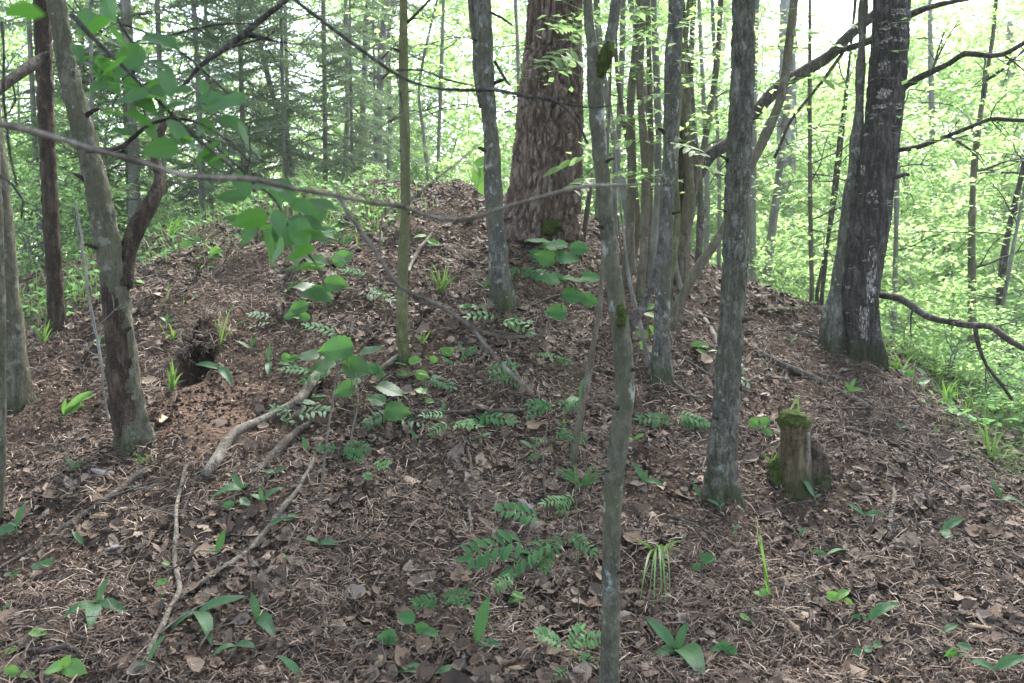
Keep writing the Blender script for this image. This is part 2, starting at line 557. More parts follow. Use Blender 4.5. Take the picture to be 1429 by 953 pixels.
M['pale'] = bark_mat('bark_haze_pale', (0.12, 0.11, 0.10), (0.24, 0.22, 0.21), (0.36, 0.34, 0.33), 0.3, 12, 0.5)  # haze and glare painted into the bark of far trunks; also pale chips
M['far'] = bark_mat('bark_distant_hazed', (0.10, 0.097, 0.082), (0.20, 0.195, 0.17), (0.30, 0.29, 0.26), 0.3, 14, 0.5, algae=0.4)  # haze painted in: bark colour lightened so stems look further off
M['stick'] = bark_mat('stick_pale', (0.06, 0.049, 0.037), (0.145, 0.125, 0.098), (0.27, 0.24, 0.195), 0.5, 30, 0.6, lichen=0.4)
M['stickdark'] = bark_mat('stick_dark', (0.03, 0.024, 0.019), (0.075, 0.06, 0.048), (0.15, 0.13, 0.105), 0.5, 30, 0.6, lichen=0.2)
M['moss'] = bark_mat('moss', (0.028, 0.04, 0.008), (0.062, 0.085, 0.015), (0.11, 0.145, 0.03), 1.0, 60, 1.2)
M['rot'] = bark_mat('rotten_wood', (0.035, 0.025, 0.013), (0.10, 0.075, 0.04), (0.18, 0.145, 0.085), 0.15, 40, 0.9, moss=0.06, algae=0.35)

M['lily'] = leaf_mat('leaf_lily', (0.035, 0.105, 0.04), (0.055, 0.14, 0.045), (0.12, 0.30, 0.05), 0.42, 0.4, 0.30, 'long')
M['hazel'] = leaf_mat('leaf_hazel', (0.030, 0.095, 0.035), (0.05, 0.125, 0.035), (0.14, 0.38, 0.045), 0.42, 0.55, 0.48, 'feather')
M['rowan'] = leaf_mat('leaf_rowan', (0.035, 0.10, 0.042), (0.055, 0.14, 0.05), (0.16, 0.36, 0.06), 0.65, 0.12, 0.38)
M['fresh'] = leaf_mat('leaf_fresh', (0.08, 0.18, 0.04), (0.13, 0.26, 0.06), (0.2, 0.40, 0.06), 0.5, 0.4, 0.45)
M['grass'] = leaf_mat('grass_blade', (0.06, 0.13, 0.03), (0.11, 0.20, 0.05), (0.2, 0.36, 0.06), 0.45, 0.4, 0.4)
M['bgleaf'] = leaf_mat('leaf_woodland', (0.06, 0.13, 0.04), (0.17, 0.29, 0.085), (0.50, 0.74, 0.27), 0.5, 0.35, 0.6)
M['canopy'] = leaf_mat('leaf_canopy', (0.045, 0.11, 0.025), (0.07, 0.15, 0.03), (0.15, 0.32, 0.05), 0.5, 0.35, 0.45)
M['cover'] = leaf_mat('leaf_groundcover', (0.06, 0.16, 0.05), (0.12, 0.26, 0.09), (0.26, 0.52, 0.18), 0.5, 0.35, 0.45)
M['spruce'] = leaf_mat('needles_spruce', (0.08, 0.125, 0.075), (0.13, 0.185, 0.105), (0.24, 0.38, 0.16), 0.6, 0.3, 0.3)

def litter_mat():
    s = NT('dry_leaf')
    g = s.n('NewGeometry')
    col = s.ramp(g.outputs['Random Per Island'], [
        (0.0, (0.031, 0.020, 0.013)), (0.20, (0.093, 0.061, 0.041)), (0.36, (0.148, 0.102, 0.067)), (0.50, (0.060, 0.039, 0.025)),
        (0.62, (0.186, 0.138, 0.097)), (0.72, (0.115, 0.071, 0.044)), (0.82, (0.208, 0.165, 0.130)), (0.88, (0.077, 0.055, 0.041)), (0.955, (0.350, 0.255, 0.177))], 'CONSTANT')
    n = s.noise(s.coords((1, 1, 1)), 55, 4, 0.65)
    col = s.mix(s.math('MULTIPLY', s.fac(n, 0.35, 0.7), 0.5), col, (0.065, 0.041, 0.028))
    nr = s.bump(n, 0.5, 0.01)
    p = s.surf(col, 0.75, nr, 0.3)
    return s.done(p)
M['litter'] = litter_mat()
def needle_mat():
    s = NT('dry_needle')
    g = s.n('NewGeometry')
    col = s.ramp(g.outputs['Random Per Island'], [
        (0.0, (0.055, 0.036, 0.025)), (0.28, (0.126, 0.085, 0.058)), (0.52, (0.208, 0.148, 0.107)), (0.72, (0.082, 0.051, 0.034)), (0.88, (0.328, 0.255, 0.198)), (0.96, (0.044, 0.031, 0.022))], 'CONSTANT')
    return s.done(s.surf(col, 0.7, None, 0.3))
M['needle'] = needle_mat()

def ground_mat():
    s = NT('forest_floor')
    p = s.coords((1, 1, 1))
    n1 = s.noise(p, 2.2, 5, 0.6)
    n2 = s.noise(p, 38, 6, 0.7)
    cell = s.voro(p, 26, 'F1', 'Color')
    sx = s.n('SeparateColor'); s.link(cell, sx.inputs[0])
    col = s.ramp(sx.outputs[0], [(0.0, (0.044, 0.028, 0.019)), (0.35, (0.081, 0.052, 0.035)), (0.65, (0.056, 0.036, 0.024)), (0.85, (0.125, 0.086, 0.060))])
    col = s.mix(s.fac(n2, 0.35, 0.65), col, (0.033, 0.021, 0.014))
    col = s.mix(s.math('MULTIPLY', s.fac(n1, 0.45, 0.65), 0.4), col, (0.075, 0.050, 0.035))
    at_ = s.n('Attribute'); at_.attribute_name = 'soil'
    sr = s.n('SeparateColor'); s.link(at_.outputs['Color'], sr.inputs[0])
    soil = s.ramp(s.noise(p, 70, 5, 0.7), [(0.3, (0.075, 0.046, 0.031)), (0.7, (0.163, 0.106, 0.073))])
    col = s.mix(sr.outputs[0], col, soil)
    green = s.ramp(s.noise(p, 9, 6, 0.7), [(0.3, (0.04, 0.07, 0.02)), (0.65, (0.09, 0.15, 0.04))])
    col = s.mix(sr.outputs[1], col, green)
    h = s.math('ADD', n2, s.math('MULTIPLY', s.voro(p, 34), 0.8))
    nr = s.bump(h, 0.9, 0.03)
    return s.done(s.surf(col, 0.95, nr, 0.15))
M['ground'] = ground_mat()

# ------------------------------------------------------------------ ground: one sheet to the horizon
def axis(lo, hi, c0, c1, fine, grow):
    a = list(np.arange(c0, c1, fine))
    st = fine
    while a[-1] < hi:
        st = min(st * grow, 14); a.append(a[-1] + st)
    st = fine
    while a[0] > lo:
        st = min(st * grow, 14); a.insert(0, a[0] - st)
    return np.array(a)
gx = axis(-260, 260, -5.6, 6.2, 0.026, 1.09)
gy = axis(-60, 420, 2.4, 10.6, 0.026, 1.07)
GX, GY = np.meshgrid(gx, gy)
GZ = height(GX, GY)
V = np.stack([GX, GY, GZ], -1)
hx, hy, hz = HOLE
u_, v_ = GX - hx, GY - hy
# the upper lip of the burrow leans out over its mouth
lip = np.exp(-(u_ / 0.21) ** 4) * np.exp(-((v_ - 0.72) / 0.17) ** 2)
e_ = np.sqrt((u_ / 0.112) ** 2 + ((v_ - 0.27) / 0.41) ** 2)
up_ = sstep(1.02, 1.10, e_ + 0.12 * vnoise(np.stack([GX, GY, np.zeros_like(GX)], -1) * 14, 31)) * sstep(0.25, 0.5, v_)
V[..., 1] -= 0.52 * lip * up_
V[..., 2] -= (0.14 + 3.0 * u_ ** 2) * lip * up_ * (1 + fbm(np.stack([GX, GY, np.zeros_like(GX)], -1) * 20, 2, 3))
nr_, nc_ = GX.shape
ii = (np.arange(nr_ - 1)[:, None] * nc_ + np.arange(nc_ - 1)[None]).ravel()
mb = Mesh().add(V.reshape(-1, 3), np.stack([ii, ii + 1, ii + nc_ + 1, ii + nc_], -1))
go = mb.obj('ground', M['ground'])
tag(go, 'brown forest floor rising into a low earth mound', kind='structure')
def soil_mask(x, y):
    u, v = x - HOLE[0], y - HOLE[1]
    a = np.exp(-(((u - 0.14 + 0.32 * v) / 0.40) ** 2) - ((v + 0.42) / 0.52) ** 2)
    e = np.sqrt((u / 0.15) ** 2 + ((v - 0.20) / 0.36) ** 2)
    p = np.stack([x, y, np.zeros_like(x)], -1)
    return np.clip(np.maximum(sstep(0.28, 0.6, a + 0.18 * fbm(p * 5, 3, 9)), 1 - sstep(0.9, 1.15, e)), 0, 1)
def green_mask(x, y):
    t = mound_t(x, y)
    p = np.stack([x, y, np.zeros_like(x)], -1)
    n = 0.12 * fbm(p * 0.8, 3, 41)
    right = sstep(3.0, 3.9, x + n * 3) * sstep(5.0, 6.4, y + n * 4)
    back = sstep(0.45, 0.85, t + n) * sstep(9.8, 12.0, y + n * 4)
    left = 0.85 * sstep(7.6, 8.9, y + n * 6) * sstep(0.9, 2.2, -x + n * 5)
    left = np.maximum(left, sstep(0.42, 0.62, t + n) * sstep(7.0, 8.4, y + n * 4) * sstep(2.6, 4.0, -x + n * 4))
    return np.clip(np.maximum(np.maximum(right, back), left), 0, 1)
ca = go.data.color_attributes.new('soil', 'FLOAT_COLOR', 'POINT')
cols = np.zeros((nr_ * nc_, 4), np.float32)
cols[:, 0] = soil_mask(GX.ravel(), GY.ravel())
cols[:, 1] = green_mask(GX.ravel(), GY.ravel())
cols[:, 3] = 1
ca.data.foreach_set('color', cols.ravel())

def slope_n(x, y):
    e = 0.04
    dx = (height(x + e, y) - height(x - e, y)) / (2 * e)
    dy = (height(x, y + e) - height(x, y - e)) / (2 * e)
    return norm(np.stack([-dx, -dy, np.ones_like(dx)], -1))

def sample_floor(n, falloff=1.3, dmin=2.3, dmax=13.0, spread=0.82):
    """ground points, denser near the path"""
    q = RNG.uniform(0, 1, n) ** falloff
    y = dmin + (dmax - dmin) * q
    x = RNG.uniform(-spread, spread, n) * (y + 0.6)
    return x, y

# ---- dry leaves
def dry_leaf_template(seed):
    r = random.Random(seed)
    n = 6
    u = np.linspace(0, 1, n + 1)
    w = np.sin(np.pi * np.clip(u, .03, 0.985) ** 0.8) ** 0.7 * 0.34
    V = []
    bx, by = r.uniform(-0.9, 0.9), r.uniform(-1.0, 1.4)
    for i in range(n + 1):
        j = 1 + r.uniform(-0.5, 0.45)
        for s_ in (-1, 0, 1):
            v = s_ * w[i] * j
            z = bx * (u[i] - 0.5) ** 2 + by * v * v * 1.6 + r.uniform(-0.03, 0.03)
            V.append((u[i] - 0.5, v, z))
    F = []
    for i in range(n):
        for k in (0, 1):
            a = i * 3 + k
            F.append((a, a + 1, a + 4, a + 3))
    return np.array(V), np.array(F)
mb = Mesh()
NL = 56000
x, y = sample_floor(NL)
x = x + 0.0
keep = (RNG.uniform(0, 1, NL) > soil_mask(x, y) * 0.93) & (RNG.uniform(0, 1, NL) > green_mask(x, y) * 0.75)
clump = fbm(np.stack([x, y, np.zeros_like(x)], -1) * 1.7, 3, 77)
keep &= RNG.uniform(-0.7, 0.5, NL) < clump * 1.3 + 0.2
x, y = x[keep], y[keep]
z = height(x, y)
N_ = slope_n(x, y)
tid = RNG.integers(0, 9, len(x))
for k in range(9):
    m = tid == k
    n = int(m.sum())
    X, Y, Z = frames(n, N_[m], 0.33)
    sc = np.clip(RNG.lognormal(-3.12, 0.48, n), 0.016, 0.12)
    pos = np.stack([x[m], y[m], z[m]], -1) + N_[m] * RNG.uniform(0.003, 0.02, n)[:, None]
    tv, tf = dry_leaf_template(k)
    scatter(mb, tv, tf, pos, X, Y, Z, np.stack([sc, sc * RNG.uniform(0.7, 1.3, n), sc * RNG.uniform(0.5, 1.4, n)], -1))
tag(mb.obj('leaf_litter', M['litter']), 'brown dry leaves carpeting the mound', kind='stuff')

# ---- crumbled leaf bits matting the floor
mb = Mesh()
NB = 200000
x, y = sample_floor(NB, 1.25)
keep = (RNG.uniform(0, 1, NB) > soil_mask(x, y) * 0.8) & (RNG.uniform(0, 1, NB) > green_mask(x, y) * 0.6)
x, y = x[keep], y[keep]
n = len(x)
N_ = slope_n(x, y)
X, Y, Z = frames(n, N_, 0.5)
tv = np.array([(-0.5, -0.2, 0), (-0.1, 0.4, 0.12), (0.5, 0.15, -0.05), (0.15, -0.4, 0.1)])
sc = np.clip(RNG.lognormal(-4.15, 0.4, n), 0.006, 0.04)
pos = np.stack([x, y, height(x, y)], -1) + N_ * RNG.uniform(0.001, 0.016, n)[:, None]
scatter(mb, tv, np.array([(0, 3, 2), (0, 2, 1)]), pos, X, Y, Z, np.stack([sc * RNG.uniform(.7, 1.8, n), sc, sc * 1.5], -1))
tag(mb.obj('leaf_crumbs', M['litter'], None, False), 'crumbled brown leaf bits matting the mound', kind='stuff')
# ---- clods and small stones on the dug soil
mb = Mesh()
n = 1400
x = HOLE[0] + RNG.normal(size=n) * 0.36 + 0.12; y = HOLE[1] - 0.35 + RNG.normal(size=n) * 0.32
m = soil_mask(x, y) > 0.4
x, y = x[m], y[m]; n = len(x)
X, Y, Z = frames(n, np.tile([0, 0, 1.0], (n, 1)), 0.6)
tv = np.array([(-.5, 0, 0), (.5, 0, 0), (0, -.5, 0), (0, .45, 0), (0.05, 0, .42), (0, 0.05, -.4)])
tf = np.array([(0, 2, 4), (2, 1, 4), (1, 3, 4), (3, 0, 4), (2, 0, 5), (1, 2, 5), (3, 1, 5), (0, 3, 5)])
sc = np.clip(RNG.lognormal(-4.3, 0.55, n), 0.005, 0.05)
scatter(mb, tv, tf, np.stack([x, y, height(x, y) + sc * 0.2], -1), X, Y, Z, np.stack([sc, sc * RNG.uniform(.6, 1.2, n), sc * RNG.uniform(.6, 1.0, n)], -1))
tag(mb.obj('soil_clods', M['ground']), 'loose clods on the dug burrow soil', kind='stuff')

# ---- dry needles, grass straws and twiglets between them
mb = Mesh()
NN = 235000
x, y = sample_floor(NN, 1.25)
keep = (RNG.uniform(0, 1, NN) > soil_mask(x, y) * 0.9) & (RNG.uniform(0, 1, NN) > green_mask(x, y) * 0.8)
clump = fbm(np.stack([x, y, np.zeros_like(x)], -1) * 2.3 + 7, 3, 55)
keep &= RNG.uniform(-0.7, 0.5, NN) < clump * 1.4 + 0.15
x, y = x[keep], y[keep]
z = height(x, y)
N_ = slope_n(x, y)
n = len(x)
X, Y, Z = frames(n, N_, 0.42)
ln = np.clip(RNG.lognormal(-3.0, 0.5, n), 0.015, 0.24)
wd = RNG.uniform(0.0013, 0.0026, n) * (0.75 + y * 0.06)
tv = np.array([(-0.5, -1, 0), (-0.5, 1, 0), (0, -1, 0.10), (0, 1, 0.10), (0.5, -0.7, -0.02), (0.5, 0.7, -0.02)])
tf = np.array([(0, 2, 3, 1), (2, 4, 5, 3)])
pos = np.stack([x, y, z], -1) + N_ * RNG.uniform(0.004, 0.032, n)[:, None]
scatter(mb, tv, tf, pos, X, Y, Z, np.stack([ln, wd, ln], -1))
sel = np.argwhere((up_ * lip > 0.2) & (e_ < 1.9))
sel = sel[RNG.integers(0, len(sel), 900)]
pos = V[sel[:, 0], sel[:, 1]] + np.array([0, 0, 0.0]) + RNG.normal(size=(900, 3)) * 0.012 + np.array([0, -0.01, 0.012])
X, Y, Z = frames(900, np.tile([0, -0.6, 0.8], (900, 1)), 0.5)
X = norm(X + np.array([0, -0.2, -0.5]) * RNG.uniform(0, 1.5, 900)[:, None]); Y = norm(np.cross(Z, X)); Z = np.cross(X, Y)
ln = RNG.uniform(0.02, 0.11, 900)
scatter(mb, tv, tf, pos, X, Y, Z, np.stack([ln, RNG.uniform(0.0012, 0.003, 900), ln], -1))
tag(mb.obj('needle_litter', M['needle']), 'dry pine needles and straws over the mound', kind='stuff')

# ---- fine twigs lying about (nobody could count them)
mb = Mesh()
x, y = sample_floor(2600, 1.2)
m = RNG.uniform(0, 1, 2600) > np.maximum(soil_mask(x, y), green_mask(x, y))
x, y = x[m], y[m]
for i in range(len(x)):
    a = RNG.uniform(0, 2 * np.pi)
    L = float(np.clip(RNG.lognormal(-1.5, 0.5), 0.08, 0.7))
    t = np.linspace(-0.5, 0.5, 5) * L
    b = RNG.normal(size=5) * L * 0.05
    xs = x[i] + np.cos(a) * t - np.sin(a) * b
    ys = y[i] + np.sin(a) * t + np.cos(a) * b
    zs = height(xs, ys) + 0.012 + RNG.uniform(0, 0.02, 5) + RNG.uniform(0, 0.10) * L * np.linspace(0, 1, 5)
    r0 = RNG.uniform(0.0016, 0.0048)
    tube(mb, np.stack([xs, ys, zs], -1), np.linspace(r0, r0 * 0.5, 5), 5, 0.06)
tag(mb.obj('twig_litter', M['stickdark']), 'thin dry twigs strewn over the mound', kind='stuff')

# ------------------------------------------------------------------ trees
def bark_disp(amp, fx, fz, seed, edge=0.28):
    def f(V, ang):
        p = V * np.array([fx, fx, fz])
        d1, d2 = worley(p + 0.35 * np.stack([vnoise(p * 0.7, seed + k) for k in range(3)], -1), seed)
        pl = sstep(0.02, edge, d2 - d1)
        return amp * (pl - 0.65) + amp * 0.35 * fbm(V * np.array([fx * 2.2, fx * 2.2, fz * 3]), 2, seed) + amp * 0.3 * (_hash(np.floor(p[..., 0]), np.floor(p[..., 1]), np.floor(p[..., 2]), 3) - 0.5) * pl
    return f
def lump_disp(amp, seed, flare=None):
    def f(V, ang):
        return amp * fbm(V * np.array([6, 6, 4.0]), 3, seed)
    return f

def px_path(pts, Y, dY=None):
    P, W = [], []
    for i, (px, py, w) in enumerate(pts):
        yy = Y + (dY[i] if dY is not None else 0)
        P.append(at(px, py, yy)); W.append(w * pxm(px, py, yy) * 0.5)
    return np.array(P), np.array(W)

def leaf_cloud(seed, n_spray, per, zlo, zhi, rad, leaf, prof, flat=0.35, centre=None):
    """leaf sprays through a crown's volume: positions, frames, sizes"""
    r = np.random.default_rng(seed)
    zz = zlo + (zhi - zlo) * r.uniform(0, 1, n_spray) ** 0.85
    rr = prof((zz - zlo) / (zhi - zlo)) * rad * np.sqrt(r.uniform(0.03, 1, n_spray))
    aa = r.uniform(0, 2 * np.pi, n_spray)
    C = np.stack([rr * np.cos(aa), rr * np.sin(aa), zz], -1)
    if centre is not None: C = C + centre
    sr = r.uniform(0.16, 0.42, n_spray) * (rad / 2.2 + 0.45)
    pos = np.repeat(C, per, 0)
    n = len(pos)
    s_ = np.repeat(sr, per)
    q = r.normal(size=(n, 3)) * np.array([0.6, 0.6, 0.17]) * s_[:, None]
    q[:, 2] -= 0.30 * np.hypot(q[:, 0], q[:, 1]) ** 1.3
    pos = pos + q
    up = np.tile([0, 0, 1.0], (n, 1))
    X, Y, Z = frames(n, up, flat, r)
    sz = leaf * r.uniform(0.6, 1.3, n)
    return pos, X, Y, Z, sz, C
LEAF_T = np.array([(-0.5, 0, 0), (-0.08, 0.30, 0.05), (0.5, 0, -0.08), (-0.08, -0.30, 0.05)])
LEAF_F = np.array([(0, 3, 2), (0, 2, 1)])
def crown_mesh(name, mat, *a, **k):
    mb = Mesh()
    pos, X, Y, Z, sz, C = leaf_cloud(*a, **k)
    scatter(mb, LEAF_T, LEAF_F, pos, X, Y, Z, sz)
    return mb.data(name, M[mat], False)
SHADE_CROWNS = [crown_mesh('crown', 'canopy', 100 + i, 120, 24, 0, 5.5, 2.5, 0.15, lambda u: np.sin(np.pi * np.clip(u * 0.85 + 0.12, 0, 1)) ** 0.6, 0.5) for i in range(3)]  # unseen crowns above the frame, added and sized to shade the foreground

def twig(mb, P0, D, L, r, depth, rng, droop=0.0, sides=5):
    """a bare branchlet with side shoots"""
    n = max(4, int(L / 0.09))
    P = [np.array(P0, float)]
    d = norm(np.array(D, float))
    for i in range(n):
        d = norm(d + rng.normal(size=3) * 0.11 + np.array([0, 0, -droop]))
        P.append(P[-1] + d * L / n)
    P = np.array(P)
    tube(mb, P, np.linspace(r, r * 0.35, len(P)), sides, 0.08)
    if depth > 0:
        for k in range(int(rng.integers(2, 5))):
            i = int(rng.integers(1, n))
            dd = norm(P[min(i + 1, n)] - P[i - 1])
            side = norm(np.cross(dd, rng.normal(size=3)))
            twig(mb, P[i], norm(dd * 0.7 + side * 0.8), L * rng.uniform(0.25, 0.55), r * 0.5, depth - 1, rng, droop, sides)

def make_tree(name, label, cat, pts, mat, Y=None, H=9.0, sides=16, step=0.05, flare=1.25, disp=None, crown=None, dY=None, group=None, foot=None, top_lean=None, rings=None):
    """a trunk traced through (px, py, width px); stands on the ground at its foot, runs on above the frame"""
    if Y is None:
        g = ground(pts[0][0], pts[0][1])
        Y = g[1]
    P, W = px_path(pts, Y, dY)
    if foot is not None:                    # foot hidden from view: run down to the terrain
        pass
    b = P[0].copy()
    b[2] = gz(b[0], b[1])
    if P[0][2] > b[2] + 0.05:               # goes on down behind the mound
        P = np.vstack([[b[0], b[1], b[2]], P]); W = np.concatenate([[W[0] * 1.05], W])
    else:
        P[0] = b
    P = np.vstack([P[0] - np.array([0, 0, 0.10]), P]); W = np.concatenate([[W[0] * flare], W])
    ztop = b[2] + H
    if P[-1][2] < ztop:
        d = norm(P[-1] - P[-2]) if top_lean is None else norm(np.array(top_lean, float))
        d[2] = max(d[2], 0.6)
        n = 4
        L = (ztop - P[-1][2]) / d[2]
        for i in range(1, n + 1):
            P = np.vstack([P, P[-1] + norm(d + np.array([0, 0, 0.15 * i])) * L / n])
            W = np.append(W, W[-1] * 0.72)
    root = thing(name, label, cat, b, group)
    mb = Mesh()
    d0 = disp or lump_disp(W[1] * 0.14, len(label))
    rw, sdv = W[1], len(label)
    def foot_disp(V, ang):
        lobes = np.clip(np.cos(ang * 4 + sdv) + 0.6 * np.cos(ang * 7 + sdv * 2), -0.3, 1.5)
        return d0(V, ang) + min(rw, 0.11) * 0.38 * np.exp(-np.clip(V[..., 2], 0, 9) / (0.06 + rw * 0.9)) * lobes[None]
    tube(mb, P - b, W, sides, step, foot_disp)
    o = mb.obj('trunk', M[mat], root)
    if crown is not None:
        k, zc, s_ = crown
        c = bpy.data.objects.new('crown', SHADE_CROWNS[k]); COL.objects.link(c); c.parent = root
        tip = P[-1] - b
        c.location = (tip[0], tip[1], zc); c.scale = (s_, s_, s_ * 0.9); c.rotation_euler = (0, 0, len(label) * 1.3)
    root['_y'] = float(Y)
    return root, b, Y

def add_branch(root, b, pts, Y, mat='dark', dY=None, name='branch', sides=8, kink=0.012, step=0.06, tw=None, seed=1, label=None):
    P, W = px_path(pts, Y, dY)
    P, W = wander(P, W, kink, 0.12, seed)
    mb = Mesh()
    wm = float(W.max())
    rough = (lambda V, a: wm * (0.22 * fbm(V * 40, 3, seed) + 0.16 * fbm(V * 190, 2, seed))) if mat == 'moss' else lump_disp(wm * 0.18, seed)
    tube(mb, P - b, np.maximum(W, 0.0015), sides if mat != 'moss' else 30, step if mat != 'moss' else 0.005, rough)
    if tw:
        rng = np.random.default_rng(seed)
        for i in range(tw[0]):
            k = int(rng.integers(len(P) // 4, len(P)))
            d = norm(P[min(k + 1, len(P) - 1)] - P[k - 1])
            sd_ = norm(np.cross(d, rng.normal(size=3)))
            twig(mb, P[k] - b, norm(d * 0.6 + sd_), tw[1] * rng.uniform(0.5, 1.2), W[k] * 0.4, 1, rng, tw[2] if len(tw) > 2 else 0.0)
    o = mb.obj(name, M[mat], root)
    if label: o['label'] = label
    return o

# leaning trunk with peeling bark, left
t1, b1, Y1 = make_tree('leaning_tree', 'leaning grey trunk with dark peeling bark below its fork, beside the burrow', 'tree',
    [(187, 622, 44), (176, 540, 40), (167, 450, 36), (158, 385, 35), (145, 310, 33), (126, 220, 31), (100, 120, 28), (78, 0, 25)], 'lean', H=8.5, sides=28, step=0.03, flare=1.1, crown=(0, 4.2, 1.0), disp=bark_disp(0.010, 22, 7, 4))
mb = Mesh()     # the loose bark sheath round the lower trunk, open towards the right where bare wood shows
def sheath(pts, Y, lo, hi, seed, mb, b, grow=1.12):
    P, W = px_path(pts, Y)
    P, W = resample(P, W * grow, 0.02)
    m = len(P); n = 26
    ang = np.linspace(lo, hi, n)
    rad = np.stack([np.cos(ang), np.sin(ang), 0 * ang], -1)
    V = P[:, None] + rad[None] * W[:, None, None]
    nz = fbm(V * np.array([14, 14, 9]), 3, seed)
    V = V + rad[None] * (0.012 * nz)[..., None] + rad[None] * (0.012 * np.abs(np.linspace(-1, 1, n)) ** 4)[None, :, None]
    i = (np.arange(m - 1)[:, None] * n + np.arange(n - 1)[None])
    edge = 0.55 + 0.35 * fbm(np.stack([np.linspace(0, 9, m - 1), np.zeros(m - 1), np.zeros(m - 1)], -1), 2, seed)
    a = np.linspace(0, 1, n - 1)[None]
    endf = np.minimum(np.linspace(0, 1, m - 1), np.linspace(1, 0, m - 1))[:, None]
    keep = (np.abs(a - 0.5) < 0.26 + 0.26 * np.clip(edge, 0, 1)[:, None]) & (endf > 0.05 * (1 + fbm(np.stack(np.broadcast_arrays(np.linspace(0, 5, n - 1)[None], endf * 0, endf * 0), -1), 2, seed)))
    i = i[keep]
    mb.add(V.reshape(-1, 3) - b, np.stack([i, i + 1, i + n + 1, i + n], -1))
sheath([(184, 612, 48), (176, 540, 42), (167, 450, 36), (158, 388, 35)], Y1, math.pi * 0.78, math.pi * 1.78, 5, mb, b1)
mb.obj('peeling_bark', M['dead'], t1)
add_branch(t1, b1, [(172, 400, 26), (178, 350, 24), (190, 315, 26), (208, 285, 22), (221, 250, 15), (216, 200, 10), (232, 160, 7)], Y1, 'dead', [0, 0.05, .1, .15, .2, .3, .4], 'dead_limb', 14, 0.02, 0.04, seed=3)
add_branch(t1, b1, [(69, 73, 3), (66, 76, 10), (60, 79, 14), (40, 92, 15), (0, 120, 15), (-60, 160, 15)], Y1 + .1, 'stickdark', [0, 0, 0, -.1, -.3, -.6], 'broken_branch', seed=8)
add_branch(t1, b1, [(120, 210, 7), (170, 205, 6), (205, 175, 5), (236, 164, 5), (277, 170, 4), (320, 195, 3), (346, 224, 3)], Y1 - 0.6, 'dark', None, 'dead_branch', tw=(7, 0.35, 0.05), seed=12)
# dead tree behind it
t2, b2, Y2 = make_tree('dead_tree', 'thin dead trunk with rusty flaking bark behind the leaning trunk', 'tree',
    [(80, 464, 26), (77, 400, 22), (72, 320, 22), (67, 230, 20), (63, 130, 22), (58, 0, 22)], 'dead', H=7, sides=18, step=0.03, disp=bark_disp(0.01, 18, 7, 9))
t3, b3, Y3 = make_tree('grey_tree', 'grey-green trunk bending left beside a fern at the photo edge', 'tree',
    [(26, 565, 36), (18, 480, 30), (10, 400, 30), (2, 310, 30), (-14, 150, 27), (-25, 0, 25)], 'lean', H=8, crown=(1, 4.5, 0.9), flare=1.4)
t4, b4, Y4 = make_tree('lichen_pole', 'slim green trunk sliced by the left photo edge', 'tree',
    [(-6, 720, 24), (-5, 560, 23), (-6, 400, 22), (-10, 250, 22), (-22, 0, 20)], 'lean', H=6, flare=1.2)
# slim green sapling
t5, b5, Y5 = make_tree('slim_sapling', 'slim straight greenish sapling left of the two-stemmed grey trunk', 'tree',
    [(564, 503, 17), (561, 440, 15.5), (562, 380, 15), (566, 280, 14.5), (565, 200, 13.5), (563, 100, 12.5), (563, 0, 12)], 'green', H=7.5, sides=14, step=0.03, crown=(2, 4.8, 0.7))
add_branch(t5, b5, [(568, 32, 4), (580, 20, 4), (600, 0, 3), (640, -50, 3)], Y5, 'dark', seed=4)
# two-stemmed grey trunk
t6, b6, Y6 = make_tree('grey_tree', 'grey two-stemmed trunk with mossy foot between slim sapling and great pine', 'tree',
    [(701, 424, 36), (697, 385, 29), (693, 330, 25), (688, 240, 24), (682, 150, 23), (676, 70, 22), (672, 0, 21)], 'grey', H=9, sides=22, step=0.03, crown=(0, 5.2, 1.0), flare=1.3)
add_branch(t6, b6, [(674, 150, 14), (667, 110, 13), (663, 60, 11), (658, 0, 10), (650, -90, 8)], Y6, 'grey', None, 'second_stem', 12, seed=6)
add_branch(t6, b6, [(690, 85, 4), (706, 112, 4), (712, 120, 2)], Y6 - .1, 'dark', None, 'dead_twig', seed=7)
add_branch(t6, b6, [(682, 16, 4), (700, 25, 3), (716, 36, 2)], Y6 - .1, 'dark', None, 'dead_twig', seed=9)
# the great pine
def pine_disp(V, ang):
    q = V * np.array([1, 1, 0.55])
    warp = np.stack([fbm(q * 5.5, 3, 60 + k) for k in range(3)], -1)
    p = V * np.array([19, 19, 2.9]) + warp * np.array([0.75, 0.75, 0.9])
    d1, d2 = worley(p, 14)
    pl = sstep(0.02, 0.22, d2 - d1)
    p2 = V * np.array([34, 34, 9]) + warp * 0.8
    e1, e2 = worley(p2, 33)
    lay = _hash(np.floor(p2[..., 0] + 0.3 * warp[..., 0]), np.floor(p2[..., 1]), np.floor(p2[..., 2] + 0.5 * warp[..., 2]), 9)
    return 0.045 * (pl - 0.65) + pl * (0.012 * (lay - 0.5) + 0.010 * sstep(0.0, 0.25, e2 - e1)) + 0.006 * fbm(V * np.array([50, 50, 22]), 2, 4)
t7, b7, Y7 = make_tree('pine_tree', 'great pine with thick scaly reddish-brown bark on the mound top', 'tree',
    [(751, 322, 100), (754, 300, 92), (762, 242, 90), (767, 163, 85), (771, 90, 77), (774, 0, 69)], 'pine', H=14, sides=260, step=0.011, flare=1.05, disp=pine_disp)
add_branch(t7, b7, [(756, 326, 10), (764, 319, 22), (775, 314, 18), (783, 309, 8)], Y7 - 0.36, 'moss', None, 'moss_cushion', 16, 0.006, 0.015, seed=23)
mb = Mesh()
